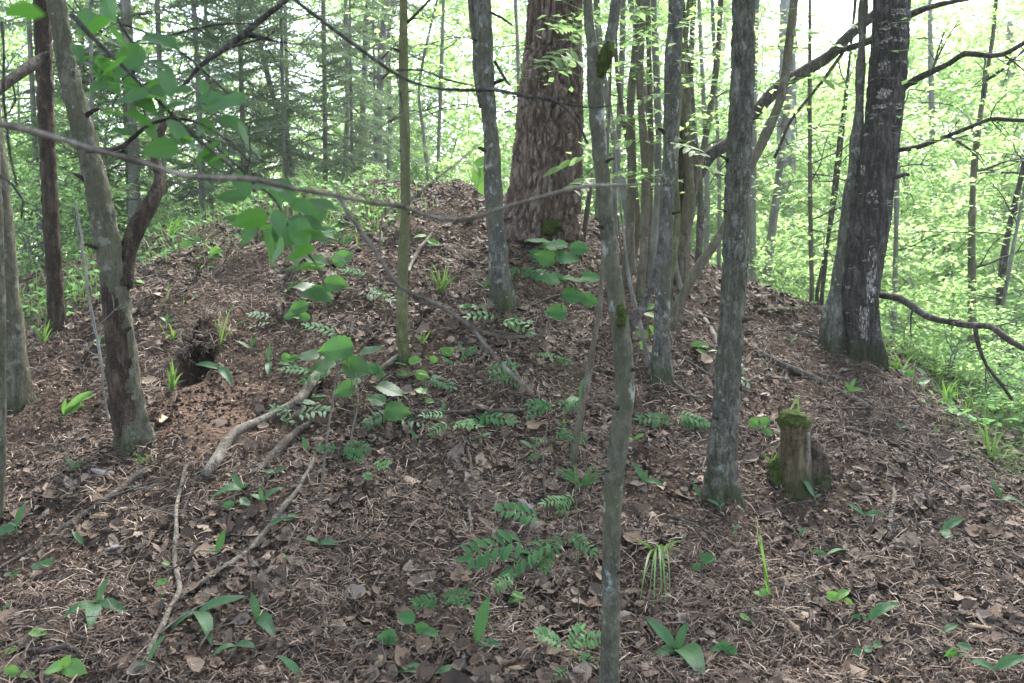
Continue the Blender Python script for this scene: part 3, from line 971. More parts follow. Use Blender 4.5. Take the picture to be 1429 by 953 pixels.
for k in range(5):     # unseen needled crown far above the frame, put in for shade below
    pos, X, Y, Z, sz, C = leaf_cloud(300 + k, 16, 30, 8.5, 13.5, 2.2, 0.2, lambda u: 1 - 0.5 * u, 0.9)
    scatter(mb, LEAF_T * np.array([1, 0.4, 1]), LEAF_F, pos, X, Y, Z, sz)
mb.obj('crown', M['spruce'], t7, False)
# curvy near trunk
t8, b8, Y8 = make_tree('crooked_tree', 'crooked lichen-spotted trunk rising nearest the camera, mossy at its high fork', 'tree',
    [(846, 985, 30), (850, 950, 27), (852, 850, 25.5), (853, 760, 25), (856, 680, 26), (864, 610, 27), (872, 550, 27), (869, 490, 27), (862, 430, 24), (855, 380, 23), (847, 310, 22), (840, 240, 21), (834, 180, 21), (831, 120, 24), (826, 70, 16), (820, 0, 14)],
    'lichen', H=7, sides=22, step=0.025, flare=1.2, crown=(1, 4.3, 0.85), disp=bark_disp(0.0035, 34, 16, 6))
add_branch(t8, b8, [(832, 128, 17), (840, 95, 20), (849, 66, 18), (855, 40, 17), (861, 0, 17), (868, -80, 14)], Y8, 'lichen', [0, .02, .04, .05, .06, .1], 'fork_limb', 14, 0.006, 0.03, seed=11)
add_branch(t8, b8, [(836, 108, 10), (842, 90, 18), (848, 72, 19), (852, 58, 10)], Y8 - 0.012, 'moss', None, 'moss_cushion', 12, 0.004, 0.012, seed=21)
add_branch(t8, b8, [(868, 470, 19), (880, 452, 17), (893, 433, 15), (908, 400, 13), (919, 360, 12), (925, 320, 10), (931, 260, 8)], Y8, 'dark', [0, .03, .08, .15, .2, .3, .45], 'branch', 12, 0.01, 0.04, seed=13)
add_branch(t8, b8, [(866, 455, 13), (868, 442, 14), (866, 425, 9)], Y8 - .035, 'moss', None, 'moss_cushion', 10, 0.003, 0.012, seed=22)
t9b, b9b, Y9b = make_tree('leaning_sapling', 'thin leaning sapling with mossy foot just left of the crooked trunk', 'tree',
    [(799, 648, 12), (806, 600, 10), (818, 540, 9), (828, 480, 8), (838, 420, 6), (842, 330, 4), (846, 250, 3)], 'orange', H=3.4, sides=10, step=0.04)
# furrowed trunk
t9, b9, Y9 = make_tree('furrowed_tree', 'straight grey furrowed trunk with mossy foot between crooked trunk and stump', 'tree',
    [(1004, 692, 42), (1007, 640, 38), (1013, 560, 36), (1020, 460, 34), (1026, 360, 34), (1029, 260, 33), (1034, 160, 33), (1037, 80, 31), (1038, 0, 30)], 'furrow', H=9, sides=40, step=0.02, flare=1.25, crown=(2, 4.6, 1.0), disp=bark_disp(0.011, 38, 8, 8))
# clump of stems
CL = [
    ('upright grey clump stem with mossy blackened foot and pale lichen spots', 'grey', [(921, 527, 30), (923, 470, 24), (926, 400, 22), (930, 300, 22), (935, 200, 22), (939, 100, 22), (943, 0, 22)], None, 9, 18),
    ('olive clump stem forking low and leaning right in front of the dark arching stem', 'orange', [(934, 462, 15), (950, 420, 14), (972, 378, 14), (1000, 335, 13), (1022, 296, 13), (1046, 235, 13), (1068, 190, 14), (1090, 135, 14), (1100, 70, 13), (1108, 0, 12)], None, 7, 12),
    ('tan clump stem standing closest to the crooked trunk', 'orange', [(873, 398, 13), (878, 330, 13), (882, 250, 12), (880, 150, 12), (887, 70, 11), (893, 0, 11)], None, 8, 12),
    ('rusty brown clump stem second from the crooked trunk', 'orange', [(893, 420, 12), (899, 330, 12), (901, 230, 12), (893, 120, 10), (898, 0, 9)], None, 8, 12),
    ('thin grey clump stem rising behind the upright spotted one', 'far', [(908, 402, 10), (914, 320, 10), (919, 220, 9), (917, 120, 9), (912, 0, 8)], None, 8, 10),
    ('dark clump stem crossing behind the upright spotted one', 'dead', [(939, 395, 13), (946, 330, 13), (951, 250, 13), (955, 180, 12), (958, 90, 10), (950, 0, 9)], None, 8, 12),
    ('straight brown clump stem with scaly foot beside the arching stem', 'orange', [(948, 400, 18), (956, 330, 18), (962, 270, 16), (960, 210, 14), (957, 130, 13), (950, 60, 12), (948, 0, 11)], None, 8, 14),
    ('curved grey clump stem swinging left over the pine bark', 'far', [(883, 380, 10), (876, 300, 10), (862, 220, 9), (846, 130, 9), (835, 40, 8), (832, 0, 8)], None, 7, 10),
    ('slender grey clump stem bowing towards the furrowed trunk', 'grey', [(966, 330, 11), (976, 240, 11), (990, 170, 11), (1003, 100, 10), (1012, 40, 9), (1016, 0, 9)], None, 7, 10),
    ('short broken clump stem ending in a bare stub beside the pine', 'orange', [(815, 332, 7), (818, 305, 7), (822, 275, 7), (824, 262, 6)], None, 0.6, 10),
    ('hair-thin clump stem crossing leftward low behind the olive one', 'far', [(950, 405, 8), (930, 300, 8), (908, 180, 8), (890, 60, 7), (880, 0, 7)], 8.0, 7, 10),
    ('straight pencil-thin clump stem between rusty and thin grey ones', 'orange', [(902, 405, 9), (906, 300, 9), (908, 180, 8), (905, 60, 8), (904, 0, 7)], 7.9, 7, 10),
    ('tan clump stem leaning right out of the clump under the arch', 'orange', [(940, 400, 9), (962, 300, 9), (985, 190, 8), (1000, 90, 8), (1006, 0, 7)], 8.2, 7, 10),
    ('greenish clump stem weaving just right of the upright spotted one', 'green', [(930, 430, 10), (944, 320, 10), (942, 220, 9), (950, 110, 9), (962, 0, 8)], 7.5, 8, 12),
    ('dim clump stem rising straight at the back near the pine', 'far', [(858, 345, 9), (858, 250, 9), (866, 140, 8), (870, 0, 8)], 9.0, 8, 10),
    ('curving thin clump stem bending back over the tan ones', 'orange', [(884, 390, 8), (890, 300, 8), (876, 200, 7), (862, 110, 7), (858, 20, 6), (857, 0, 6)], 8.3, 7, 10),
    ('young clump shoot leaning left at the foot of the spotted stem', 'far', [(905, 510, 6), (893, 450, 6), (880, 400, 5), (872, 340, 4)], None, 2.0, 8),
    ('forked grey clump stem tight against the arching stem', 'grey', [(974, 365, 10), (978, 290, 10), (970, 200, 9), (964, 110, 8), (968, 0, 8)], 8.6, 8, 10),
]
clump_roots = []
for i, (lab, mt, pts, YY, H, sd_) in enumerate(CL):
    r_ = make_tree('clump_stem', lab, 'tree stem', pts, mt, Y=YY, H=H, sides=sd_, step=0.04, group='stems of the hazel clump', crown=(i % 3, 4.6, 0.62) if i in (0, 3, 6) else None)
    clump_roots.append(r_)
# the dark arching stem
ta, ba, Ya = make_tree('arching_tree', 'dark arching stem sweeping from the clump up to the birch top', 'tree',
    [(952, 352, 15), (962, 295, 16), (972, 250, 17), (990, 218, 17), (1020, 196, 16), (1055, 155, 17), (1090, 120, 18), (1128, 96, 18), (1160, 76, 17), (1190, 45, 15), (1230, 12, 13), (1290, -40, 11)], 'dark', H=5, sides=14, step=0.04, top_lean=(0.5, 0, 0.8))
add_branch(ta, ba, [(1165, 72, 7), (1200, 62, 9), (1240, 42, 9), (1270, 22, 9), (1310, 5, 8), (1350, -4, 7), (1420, -30, 6)], Ya, 'dark', [0, -.3, -.6, -.8, -1, -1.1, -1.2], 'branch', 10, seed=31)
add_branch(ta, ba, [(1180, 68, 5), (1150, 110, 5), (1110, 160, 4), (1080, 220, 4)], Ya, 'dark', None, 'branch', 8, seed=32, tw=(5, 0.5))
# stems right of the furrowed trunk
make_tree('understory_tree', 'slim grey stem in front of the pale distant trunk', 'tree', [(1072, 376, 12), (1080, 300, 11), (1092, 200, 10), (1103, 100, 9), (1108, 0, 8)], 'far', H=9, Y=12.5, sides=10)
make_tree('understory_tree', 'straight pole behind the furrowed trunk, right edge showing', 'tree', [(1050, 380, 12), (1050, 250, 11), (1052, 120, 10), (1056, 0, 9)], 'far', H=9, Y=12.0, sides=10)
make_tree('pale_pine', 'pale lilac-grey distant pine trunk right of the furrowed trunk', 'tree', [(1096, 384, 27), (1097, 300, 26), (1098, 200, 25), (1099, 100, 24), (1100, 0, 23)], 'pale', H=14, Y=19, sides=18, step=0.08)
# birch and its companion
t10, b10, Y10 = make_tree('birch_tree', 'thick dark birch trunk with white bark flecks and mossy foot', 'tree',
    [(1208, 500, 46), (1204, 455, 46), (1200, 414, 50), (1206, 360, 52), (1214, 310, 53), (1222, 250, 50), (1231, 180, 48), (1239, 100, 50), (1245, 0, 48)], 'birch', H=11, sides=120, step=0.014, flare=1.05, crown=(1, 5.2, 1.15), disp=bark_disp(0.011, 24, 5.5, 5))
add_branch(t10, b10, [(1258, 125, 10), (1275, 112, 9), (1300, 100, 8.5), (1325, 90, 8), (1345, 77, 8.5), (1372, 78, 8), (1400, 75, 7), (1429, 60, 6), (1480, 40, 5)], Y10, 'dark', [0, -.1, -.2, -.3, -.4, -.5, -.6, -.7, -.9], 'branch', 10, 0.01, seed=41, tw=(6, 0.45))
add_branch(t10, b10, [(1246, 210, 7), (1280, 205, 6), (1320, 190, 6), (1350, 178, 6), (1380, 167, 5), (1429, 168, 5), (1490, 160, 4)], Y10, 'dark', [0, -.1, -.2, -.3, -.4, -.6, -.8], 'branch', 8, 0.01, seed=42, tw=(6, 0.45))
add_branch(t10, b10, [(1222, 411, 9), (1255, 416, 9), (1275, 428, 9), (1297, 443, 9), (1322, 450, 9), (1352, 455, 9), (1382, 457, 8), (1400, 470, 7), (1429, 486, 6), (1470, 500, 5)], Y10, 'dark', [0, -.2, -.3, -.4, -.5, -.6, -.7, -.8, -.9, -1], 'branch', 10, 0.008, seed=43, tw=(3, 0.3))
add_branch(t10, b10, [(1361, 457, 6), (1365, 480, 6), (1376, 510, 5), (1396, 535, 5), (1412, 558, 4)], Y10 - .65, 'dark', None, 'branch', 8, 0.008, seed=44, tw=(4, 0.25))
for (px, py, w_, h_) in ((1208, 385, 12, 70), (1198, 450, 10, 40), (1211, 275, 12, 18), (1200, 238, 9, 14), (1232, 151, 34, 5), (1240, 60, 36, 6), (1226, 134, 14, 12), (1228, 98, 12, 14), (1250, 22, 24, 8), (1240, 42, 30, 6)):
    mb = Mesh()
    c = at(px, py, Y10 - 0.03)
    k = pxm(px, py, Y10)
    rl = (math.sqrt(max(0.05, 1 - 0.5)) * 0.2)
    for q in range(int(22 + h_ / 3)):
        off = np.array([random.uniform(-.5, .5) * w_ * k, 0, random.uniform(-.5, .5) * h_ * k])
        p = c + off
        # lay each flake on the trunk's face
        ax = at(np.interp(py, [0, 100, 180, 250, 310, 360, 414], [1245, 1239, 1231, 1222, 1214, 1206, 1200]), py, Y10)
        rr = np.interp(py, [0, 100, 180, 250, 310, 360, 414], [48, 50, 48, 50, 53, 52, 50]) * k * 0.5
        dx = np.clip((p[0] - ax[0]) / rr, -0.95, 0.95)
        nrm_ = np.array([dx, -math.sqrt(1 - dx * dx), 0])
        p = np.array([ax[0], ax[1], p[2]]) + nrm_ * (rr + 0.004)
        sx_ = norm(np.cross(nrm_, [0, 0, 1.0]))
        nn = 7
        vs = [p + nrm_ * 0.004]
        fw = random.uniform(0.005, 0.014) * (2.0 if w_ > h_ else 1.1); fh = random.uniform(0.006, 0.012) * (3.5 if h_ > w_ * 2 else 1.0)
        for a in range(nn):
            t_ = a / nn * 6.283
            j = random.uniform(0.6, 1.25)
            vs.append(p + sx_ * math.cos(t_) * fw * j + np.array([0, 0, 1]) * math.sin(t_) * fh * j + nrm_ * random.uniform(-0.004, 0.006))
        mb.add(np.array(vs) - b10, np.array([(0, 1 + a, 1 + (a + 1) % nn) for a in range(nn)]))
    mb.obj('white_bark', M['flake'], t10)
make_tree('grey_tree', 'olive-grey stem growing tight against the left side of the birch', 'tree',
    [(1164, 454, 34), (1174, 400, 28), (1183, 330, 23), (1190, 250, 18), (1197, 180, 15), (1201, 100, 13), (1205, 0, 12)], 'grey', H=9, Y=Y10 + 0.1, sides=18, step=0.04, flare=1.2)

# ------------------------------------------------------------------ background wood
BG = [  # label, pts, material, Y
    ('thin brown pole with bare side twigs left of the birch', [(1133, 402, 7), (1131, 300, 6.5), (1130, 200, 6), (1130, 60, 5)], 'orange', 9.6),
    ('pencil-thin stem leaning right towards the birch foot', [(1147, 412, 6), (1156, 330, 5), (1168, 220, 5), (1182, 110, 4)], 'dark', 9.9),
    ('twin of the pencil-thin stems, curving behind the birch companion', [(1140, 410, 5), (1162, 300, 5), (1176, 190, 4), (1185, 90, 3)], 'dark', 10.4),
    ('thin straight stem close behind the right edge of the birch', [(1247, 445, 8), (1250, 350, 7), (1252, 240, 6), (1253, 100, 5)], 'far', 9.8),
    ('brownish sapling crossing behind the tip of the low birch branch', [(1357, 496, 12), (1356, 400, 10), (1357, 280, 9), (1364, 190, 8), (1384, 60, 6), (1390, 0, 5)], 'orange', 9.6),
    ('dark leaning stem at the right photo edge', [(1398, 388, 10), (1408, 320, 9), (1422, 260, 8), (1436, 200, 7)], 'dark', 10.5),
    ('thin wand leaning right below the birch branch at the photo edge', [(1385, 545, 6), (1398, 440, 5), (1413, 350, 5), (1428, 270, 4)], 'far', 9.0),
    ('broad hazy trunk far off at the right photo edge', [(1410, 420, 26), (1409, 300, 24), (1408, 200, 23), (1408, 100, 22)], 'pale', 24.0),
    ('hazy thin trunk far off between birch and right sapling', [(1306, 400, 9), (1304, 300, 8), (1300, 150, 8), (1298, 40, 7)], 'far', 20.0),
    ('short snag-like hazy trunk far off right of the birch', [(1322, 420, 12), (1323, 370, 11), (1322, 330, 9)], 'far', 17.0),
    ('mid-distance trunk behind the leaning peeling one', [(188, 340, 17), (187, 240, 15), (183, 120, 14), (176, 0, 13)], 'far', 11.5),
    ('hairline stem standing between dead trunk and leaning trunk', [(131, 400, 6), (130, 280, 6), (128, 150, 5), (126, 0, 5)], 'far', 10.2),
    ('slender distant trunk under the dark diagonal branch', [(283, 290, 10), (280, 200, 8), (276, 100, 8), (270, 0, 7)], 'far', 14.0),
    ('grey distant trunk leaning left above the grassy shoulder', [(412, 258, 8), (395, 180, 8), (372, 100, 7), (352, 0, 6)], 'far', 13.5),
    ('thin distant trunk just right of the spruce pole', [(482, 250, 8), (485, 150, 7), (484, 50, 7), (482, 0, 6)], 'far', 15.0),
    ('distant trunk second right of the spruce pole', [(503, 250, 8), (507, 150, 8), (510, 50, 7), (514, 0, 7)], 'far', 16.0),
    ('thicker distant trunk just left of the slim sapling', [(527, 245, 12), (529, 150, 11), (533, 60, 10), (540, 0, 9)], 'far', 15.5),
    ('wavy distant stem tight left of the slim sapling', [(543, 240, 6), (545, 150, 6), (538, 60, 5), (536, 0, 5)], 'far', 17.0),
    ('thin straight stem against the white sky between sapling and grey trunk', [(611, 255, 5), (613, 180, 5), (616, 90, 5), (619, 0, 4)], 'far', 14.0),
    ('bent wiry stem against the sky right of the slim sapling', [(598, 255, 5), (590, 180, 5), (585, 120, 4), (600, 40, 4), (610, 0, 4)], 'far', 13.0),
    ('stem glimpsed between grey trunk and pine', [(722, 260, 6), (724, 160, 5), (722, 60, 5), (719, 0, 5)], 'far', 16.0),
    ('thin stem glimpsed right of the pine bark', [(833, 300, 7), (838, 230, 7), (848, 160, 6), (852, 80, 6)], 'orange', 12.0),
    ('straight thin stem between the clump and the furrowed trunk', [(985, 372, 8), (987, 280, 8), (984, 180, 7), (978, 60, 6)], 'far', 11.8),
    ('lean pole behind the clump beside the furrowed trunk', [(1003, 372, 6), (1004, 260, 6), (1000, 150, 5), (994, 0, 5)], 'far', 12.6),
]
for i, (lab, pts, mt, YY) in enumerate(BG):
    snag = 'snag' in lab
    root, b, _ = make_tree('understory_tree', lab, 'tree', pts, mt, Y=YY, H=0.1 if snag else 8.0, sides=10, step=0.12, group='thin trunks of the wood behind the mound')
    rng = np.random.default_rng(500 + i)
    P_, W_ = resample(*px_path(pts, YY), 0.05)
    ww = pts[0][2] * pxm(pts[0][0], pts[0][1], YY) * 0.16
    for k in range(0 if snag else 7):
        t = rng.uniform(0.25, 1.0)
        a = rng.uniform(0, 6.283)
        mb = Mesh()
        twig(mb, P_[int(t * (len(P_) - 1))] - b, (math.cos(a), math.sin(a), rng.uniform(-0.1, 0.7)), rng.uniform(0.5, 1.3), max(0.004, ww), 1, rng, 0.01, 4)
        mb.obj('bare_twig', M['dark'], root)
    if not snag and YY < 13:
        fm = Mesh()
        for q in range(16):
            j = P_[int(rng.uniform(0.05, 1.0) * (len(P_) - 1))] - b
            a = rng.uniform(0, 6.283); hd = np.array([math.cos(a), math.sin(a), 0]); L = rng.uniform(0.35, 1.15)
            n_ = 22
            t = rng.uniform(0.3, 1, n_)
            pos = j + hd * (L * t)[:, None] + np.array([0, 0, 1.0]) * (0.25 * L * t - 0.35 * L * t ** 2)[:, None] + rng.normal(size=(n_, 3)) * np.array([.13, .13, .04])
            X, Y, Z = frames(n_, np.tile([0, 0, 1.0], (n_, 1)), 0.35, rng)
            scatter(fm, LEAF_T, LEAF_F, pos, X, Y, Z, rng.uniform(0.05, 0.11, n_))
        fm.obj('foliage', M['bgleaf'], root, False)

# leafy kinds of the wood: trunk + crown meshes made once, then copied
def leafy_kind(seed, H, z0, rad, n_spray, per, leaf, trunk_r, mat='bgleaf', stems=1):
    rng = np.random.default_rng(seed)
    prof = lambda u: np.sin(np.pi * np.clip(0.15 + u * 0.82, 0, 1)) ** 0.7
    pos, X, Y, Z, sz, C = leaf_cloud(seed, n_spray, per, z0, H, rad, leaf, prof, 0.42)
    cm = Mesh(); scatter(cm, LEAF_T, LEAF_F, pos, X, Y, Z, sz)
    tm = Mesh()
    for s_ in range(stems):
        a = rng.uniform(0, 6.28)
        P = np.array([(math.cos(a) * 0.1 * s_ + rng.normal() * 0.05 * k, math.sin(a) * 0.1 * s_ + rng.normal() * 0.05 * k, -0.15 + H * 0.97 * k / 6) for k in range(7)])
        tube(tm, P, np.linspace(trunk_r, trunk_r * 0.2, 7), 8, 0.25)
    for k in range(0, len(C), 2):
        c = C[k]
        zb = max(0.05, c[2] - 0.5 * np.hypot(c[0], c[1]) - 0.2)
        tube(tm, np.array([(0, 0, zb), c * np.array([.5, .5, 0]) + np.array([0, 0, (zb + c[2]) / 2 + 0.1]), c]), [trunk_r * 0.22, trunk_r * 0.14, 0.004], 4, 0.4)
    return cm.data('crown', M[mat], False), tm.data('trunk', M['far'], True)
KIND = {
    'tall': [leafy_kind(11, 13, 1.6, 2.7, 330, 34, 0.14, 0.045), leafy_kind(12, 11, 1.0, 2.4, 300, 34, 0.13, 0.04)],
    'mid': [leafy_kind(21, 5.6, 0.5, 1.5, 150, 26, 0.115, 0.03), leafy_kind(22, 4.6, 0.4, 1.4, 140, 26, 0.105, 0.026)],
    'bush': [leafy_kind(31, 2.0, 0.15, 1.1, 60, 22, 0.10, 0.02, stems=3), leafy_kind(32, 1.5, 0.1, 1.0, 50, 22, 0.09, 0.018, stems=3)],
}
NAMES = {'tall': ('leafy_tree', 'leafy tree', 'tree'), 'mid': ('young_tree', 'young leafy tree', 'tree'), 'bush': ('green_bush', 'low green bush', 'bush')}
ZONES = [(60, 'left of the thin dead trunk'), (150, 'between dead trunk and leaning trunk'), (300, 'behind the grassy left shoulder of the mound'), (450, 'left of the spruce pole behind the mound'),
         (560, 'between spruce pole and slim sapling'), (680, 'between slim sapling and two-stemmed trunk'), (735, 'between two-stemmed trunk and pine'), (840, 'hidden largely by the pine'), (1020, 'behind the stem clump'),
         (1090, 'just right of the furrowed trunk'), (1180, 'between pale pine and birch'), (1270, 'behind the birch'), (1360, 'right of the birch'), (9999, 'at the right photo edge')]
ZC = None
ORD = ['nearest', 'second nearest', 'third nearest', 'fourth nearest', 'fifth nearest', 'sixth nearest', 'seventh nearest', 'eighth nearest', 'ninth nearest', 'tenth nearest', 'eleventh nearest', 'twelfth nearest', 'thirteenth nearest', 'fourteenth nearest']
bgl = []
rb = random.Random(5)
def put(kind, px, Y, s_=1.0):
    x = (px - CX) / FPX * Y
    bgl.append((kind, px, Y, x, s_))
# tall crowns: gaps left where the white sky shows (near px 640, 1130, 1330)
for px, Y in ((-40, 17), (40, 22), (215, 26), (370, 30), (505, 32), (545, 22), (745, 30), (835, 24), (880, 30), (915, 22), (960, 27), (1005, 33), (1045, 24), (1250, 30), (1400, 26), (1465, 21), (1200, 38)):
    put('tall', px, Y, rb.uniform(0.8, 1.1))
for px, Y, q in ((600, 23, 1.6), (640, 27, 1.9), (690, 30, 2.1), (1080, 30, 2.0), (1125, 27, 1.7), (1170, 31, 2.0), (1290, 28, 1.8), (1330, 24, 1.7), (1375, 30, 2.1), (1240, 22, 1.5)):
    put('mid', px, Y, q)
for px, Y in ((20, 13.5), (90, 15), (160, 13), (230, 17), (330, 16.5), (395, 19), (470, 20), (530, 19), (580, 21), (610, 25), (655, 20), (700, 22), (730, 19.5), (820, 20), (850, 19), (905, 20), (950, 21), (985, 19), (1015, 22), (1060, 18), (1085, 24), (1125, 20), (1150, 26), (1175, 17), (1260, 16), (1290, 22), (1325, 18), (1355, 25), (1390, 15.5), (1425, 19), (1460, 14)):
    put('mid', px, Y, rb.uniform(0.8, 1.15))
for px, Y in ((-10, 12), (45, 11.5), (110, 13), (175, 14.5), (590, 18.5), (640, 18), (670, 20), (710, 18.5), (840, 18.5), (890, 18), (940, 18.5), (1000, 17.5), (1045, 16), (1075, 15), (1110, 16), (1140, 14.5), (1165, 19), (1250, 13), (1275, 15), (1300, 17), (1320, 14), (1345, 20), (1375, 17), (1400, 20), (1420, 13), (1445, 16)):
    put('bush', px, Y, rb.uniform(0.8, 1.25))
for px, Y, q in ((240, 10.2, .26), (330, 10.4, .28), (428, 11.2, .26), (520, 11.4, .3), (632, 11.6, .42), (662, 11.0, .35), (40, 9.4, .6), (118, 9.8, .5), (1268, 8.4, .42), (1330, 8.0, .45), (1400, 7.8, .5), (1440, 7.0, .45), (1090, 11.5, .5), (1118, 11.0, .4)):
    put('bush', px, Y, q)
zcount = {}
for kind, px, Y, x, s_ in sorted(bgl, key=lambda q: q[2]):
    zn = next(z for e, z in ZONES if px < e)
    k = zcount.get((kind, zn), 0); zcount[(kind, zn)] = k + 1
    nm, ad, cat = NAMES[kind]
    root = thing(nm, f'{ORD[k]} {ad} {zn}', cat, (x, Y, gz(x, Y)), {'tall': 'leafy trees of the wood', 'mid': 'young trees of the wood', 'bush': 'bushes of the undergrowth'}[kind])
    root.rotation_euler = (0, 0, rb.uniform(0, 6.28)); root.scale = (s_, s_, s_)
    cm, tm = KIND[kind][rb.randint(0, 1)]
    for nm2, d in (('trunk', tm), ('crown', cm)):
        o = bpy.data.objects.new(nm2, d); COL.objects.link(o); o.parent = root

# far-off wood closing the view: one mass
mb = Mesh()
r = np.random.default_rng(99)
n = 60000
a = r.uniform(-0.75, 0.75, n)
d = r.uniform(42, 75, n)
gap = 0.5 + 0.5 * np.sin(a * 23 + 0.6) + 0.35 * np.sin(a * 61)
hmax = (5.0 + 8.0 * np.clip(gap, 0, 1.2)) * (1 - 0.5 * np.exp(-((a + 0.055) / 0.05) ** 2) - 0.5 * np.exp(-((a - 0.32) / 0.04) ** 2) - 0.4 * np.exp(-((a - 0.48) / 0.04) ** 2))
zz = hmax * r.uniform(0, 1, n) ** 0.9
pos = np.stack([np.tan(a) * d, d, zz], -1)
X, Y, Z = frames(n, np.tile([0, 0, 1.0], (n, 1)), 0.6, r)
scatter(mb, LEAF_T, LEAF_F, pos, X, Y, Z, r.uniform(0.25, 0.5, n))
tag(mb.obj('distant_woods', M['bgleaf'], None, False), 'bright green far wood closing the view', kind='stuff')

# spruces at the left
def spruce_kind(seed, H, z0, rad):
    rng = np.random.default_rng(seed)
    tm, cm = Mesh(), Mesh()
    tube(tm, np.array([(0, 0, -0.2), (0.02, 0, H * .5), (0, 0, H)]), [0.042, 0.03, 0.008], 10, 0.2)
    nb = int((H - z0) * 12)
    pos, dr, up = [], [], []
    for k in range(nb):
        z = z0 + (H - z0) * (k + rng.uniform(0, 1)) / nb
        L = rad * (1.05 - 0.8 * (z - z0) / (H - z0)) * rng.uniform(0.7, 1.1)
        az = rng.uniform(0, 6.283)
        h = np.array([math.cos(az), math.sin(az), 0]); sd_ = np.array([-math.sin(az), math.cos(az), 0])
        t = np.linspace(0, 1, 7)
        P = np.array([0, 0, z]) + h * (L * t)[:, None] + np.array([0, 0, 1.0]) * (-0.42 * L * t ** 1.6 + 0.12 * L * t ** 4)[:, None]
        tube(tm, P, np.linspace(0.012, 0.003, 7), 4, 0.3)
        for q in np.arange(0.25, 1.0, 0.055):
            base = np.array([np.interp(q, t, P[:, i]) for i in range(3)])
            for sg in (-1, 1):
                ll = L * 0.36 * (1.08 - q) ** 0.6 * rng.uniform(0.6, 1.1)
                d = norm(h * 0.75 + sd_ * sg * 0.9 + np.array([0, 0, -0.35 + rng.normal() * 0.15]))
                nn = max(3, int(ll / 0.022))
                for j in np.linspace(0.1, 1, nn):
                    pos.append(base + d * ll * j + rng.normal(size=3) * 0.008); dr.append(norm(d + rng.normal(size=3) * 0.5)); up.append(norm(np.array([0, 0, 1.0]) + rng.normal(size=3) * 0.5))
    pos, dr, up = np.array(pos), np.array(dr), np.array(up)
    Y = norm(np.cross(up, dr)); Z = np.cross(dr, Y)
    scatter(cm, LEAF_T, LEAF_F, pos, dr, Y, Z, np.stack([np.full(len(pos), 0.075), np.full(len(pos), 0.03), np.full(len(pos), 0.03)], -1))
    return cm.data('crown', M['spruce'], False), tm.data('trunk', M['far'])
SPK = [spruce_kind(61, 9.5, 0.7, 1.9), spruce_kind(62, 7.5, 0.5, 1.5)]
for i, (px, Y, s_, k, lab) in enumerate(((457, 13.2, 1.0, 0, 'spruce pole with drooping grey-green boughs left of the slim sapling'), (345, 12.6, 1.0, 1, 'spruce with thin hanging boughs behind the arching hazel leaves'), (235, 11.8, 0.95, 0, 'dusky spruce behind the dead limb of the leaning trunk'),
        (525, 15.5, 0.9, 1, 'small spruce spreading its low bough behind the slim sapling'), (130, 13.5, 1.0, 1, 'shaded spruce behind leaning and dead trunks'), (300, 15.5, 1.1, 0, 'tall far spruce behind the grassy shoulder'), (405, 16.0, 1.1, 0, 'tall far spruce just left of the spruce pole'), (185, 12.0, 0.8, 1, 'slender spruce showing just right of the leaning trunk'), (285, 11.4, 0.62, 1, 'short feathery spruce on the left shoulder of the mound'), (400, 12.4, 0.7, 0, 'half-grown spruce behind the lower hazel leaves'), (495, 12.8, 0.66, 1, 'low spruce with spreading bough at the crest right of the spruce pole'), (60, 11.5, 0.9, 0, 'shadowy spruce directly behind the dead trunk'), (545, 18.0, 1.1, 0, 'distant spruce behind the slim sapling top'))):
    x = (px - CX) / FPX * Y
    root = thing('spruce_tree', lab, 'spruce', (x, Y, gz(x, Y) - 0.05), 'spruces at the left of the wood')
    root.rotation_euler = (0, 0, i * 2.1); root.scale = (s_, s_, s_)
    cm, tm = SPK[k]
    for nm2, d in (('trunk', tm), ('crown', cm)):
        o = bpy.data.objects.new(nm2, d); COL.objects.link(o); o.parent = root

# ------------------------------------------------------------------ ground cover beyond the mound
mb = Mesh(); mg = Mesh()
n = 60000
q = RNG.uniform(0, 1, n) ** 1.5
y = 6.5 + 34 * q
x = RNG.uniform(-0.70, 0.70, n) * (y + 1)
gm = green_mask(x, y)
keep = RNG.uniform(0, 1, n) < gm * (0.35 + 0.65 * sstep(-0.3, 0.5, fbm(np.stack([x, y, x * 0], -1) * 0.9, 3, 71)))
x, y = x[keep], y[keep]
n = len(x)
t = mound_t(x, y)
tall = 0.07 + 0.25 * sstep(3.3, 4.6, x) + 0.30 * sstep(0.7, 1.1, t)
z = height(x, y) + RNG.uniform(0.02, 1, n) * tall
X, Y, Z = frames(n, np.tile([0, 0, 1.0], (n, 1)), 0.45)
scatter(mb, LEAF_T, LEAF_F, np.stack([x, y, z], -1), X, Y, Z, RNG.uniform(0.04, 0.10, n))
tag(mb.obj('undergrowth', M['cover'], None, False), 'pale green leafy undergrowth around the mound', kind='stuff')
n = 26000
q = RNG.uniform(0, 1, n) ** 1.4
y = 6.8 + 16 * q
x = RNG.uniform(-0.68, 0.68, n) * (y + 1)
keep = RNG.uniform(0, 1, n) < green_mask(x, y) ** 0.7 * (0.3 + 0.7 * sstep(-0.4, 0.4, fbm(np.stack([x, y, x * 0 + 3], -1) * 1.1, 3, 73)))
x, y = x[keep], y[keep]
n = len(x)
a = RNG.uniform(0, 6.283, n)
lean = RNG.uniform(0.1, 0.9, n)
D = norm(np.stack([np.cos(a) * lean, np.sin(a) * lean, np.ones(n)], -1))
S = np.stack([-np.sin(a), np.cos(a), np.zeros(n)], -1)
tv = np.array([(0, -1, 0), (0, 1, 0), (0.5, -0.8, 0.04), (0.5, 0.8, 0.04), (0.95, 0, -0.10)])
ln = RNG.uniform(0.10, 0.34, n)
pos = np.stack([x, y, height(x, y) - 0.01], -1)
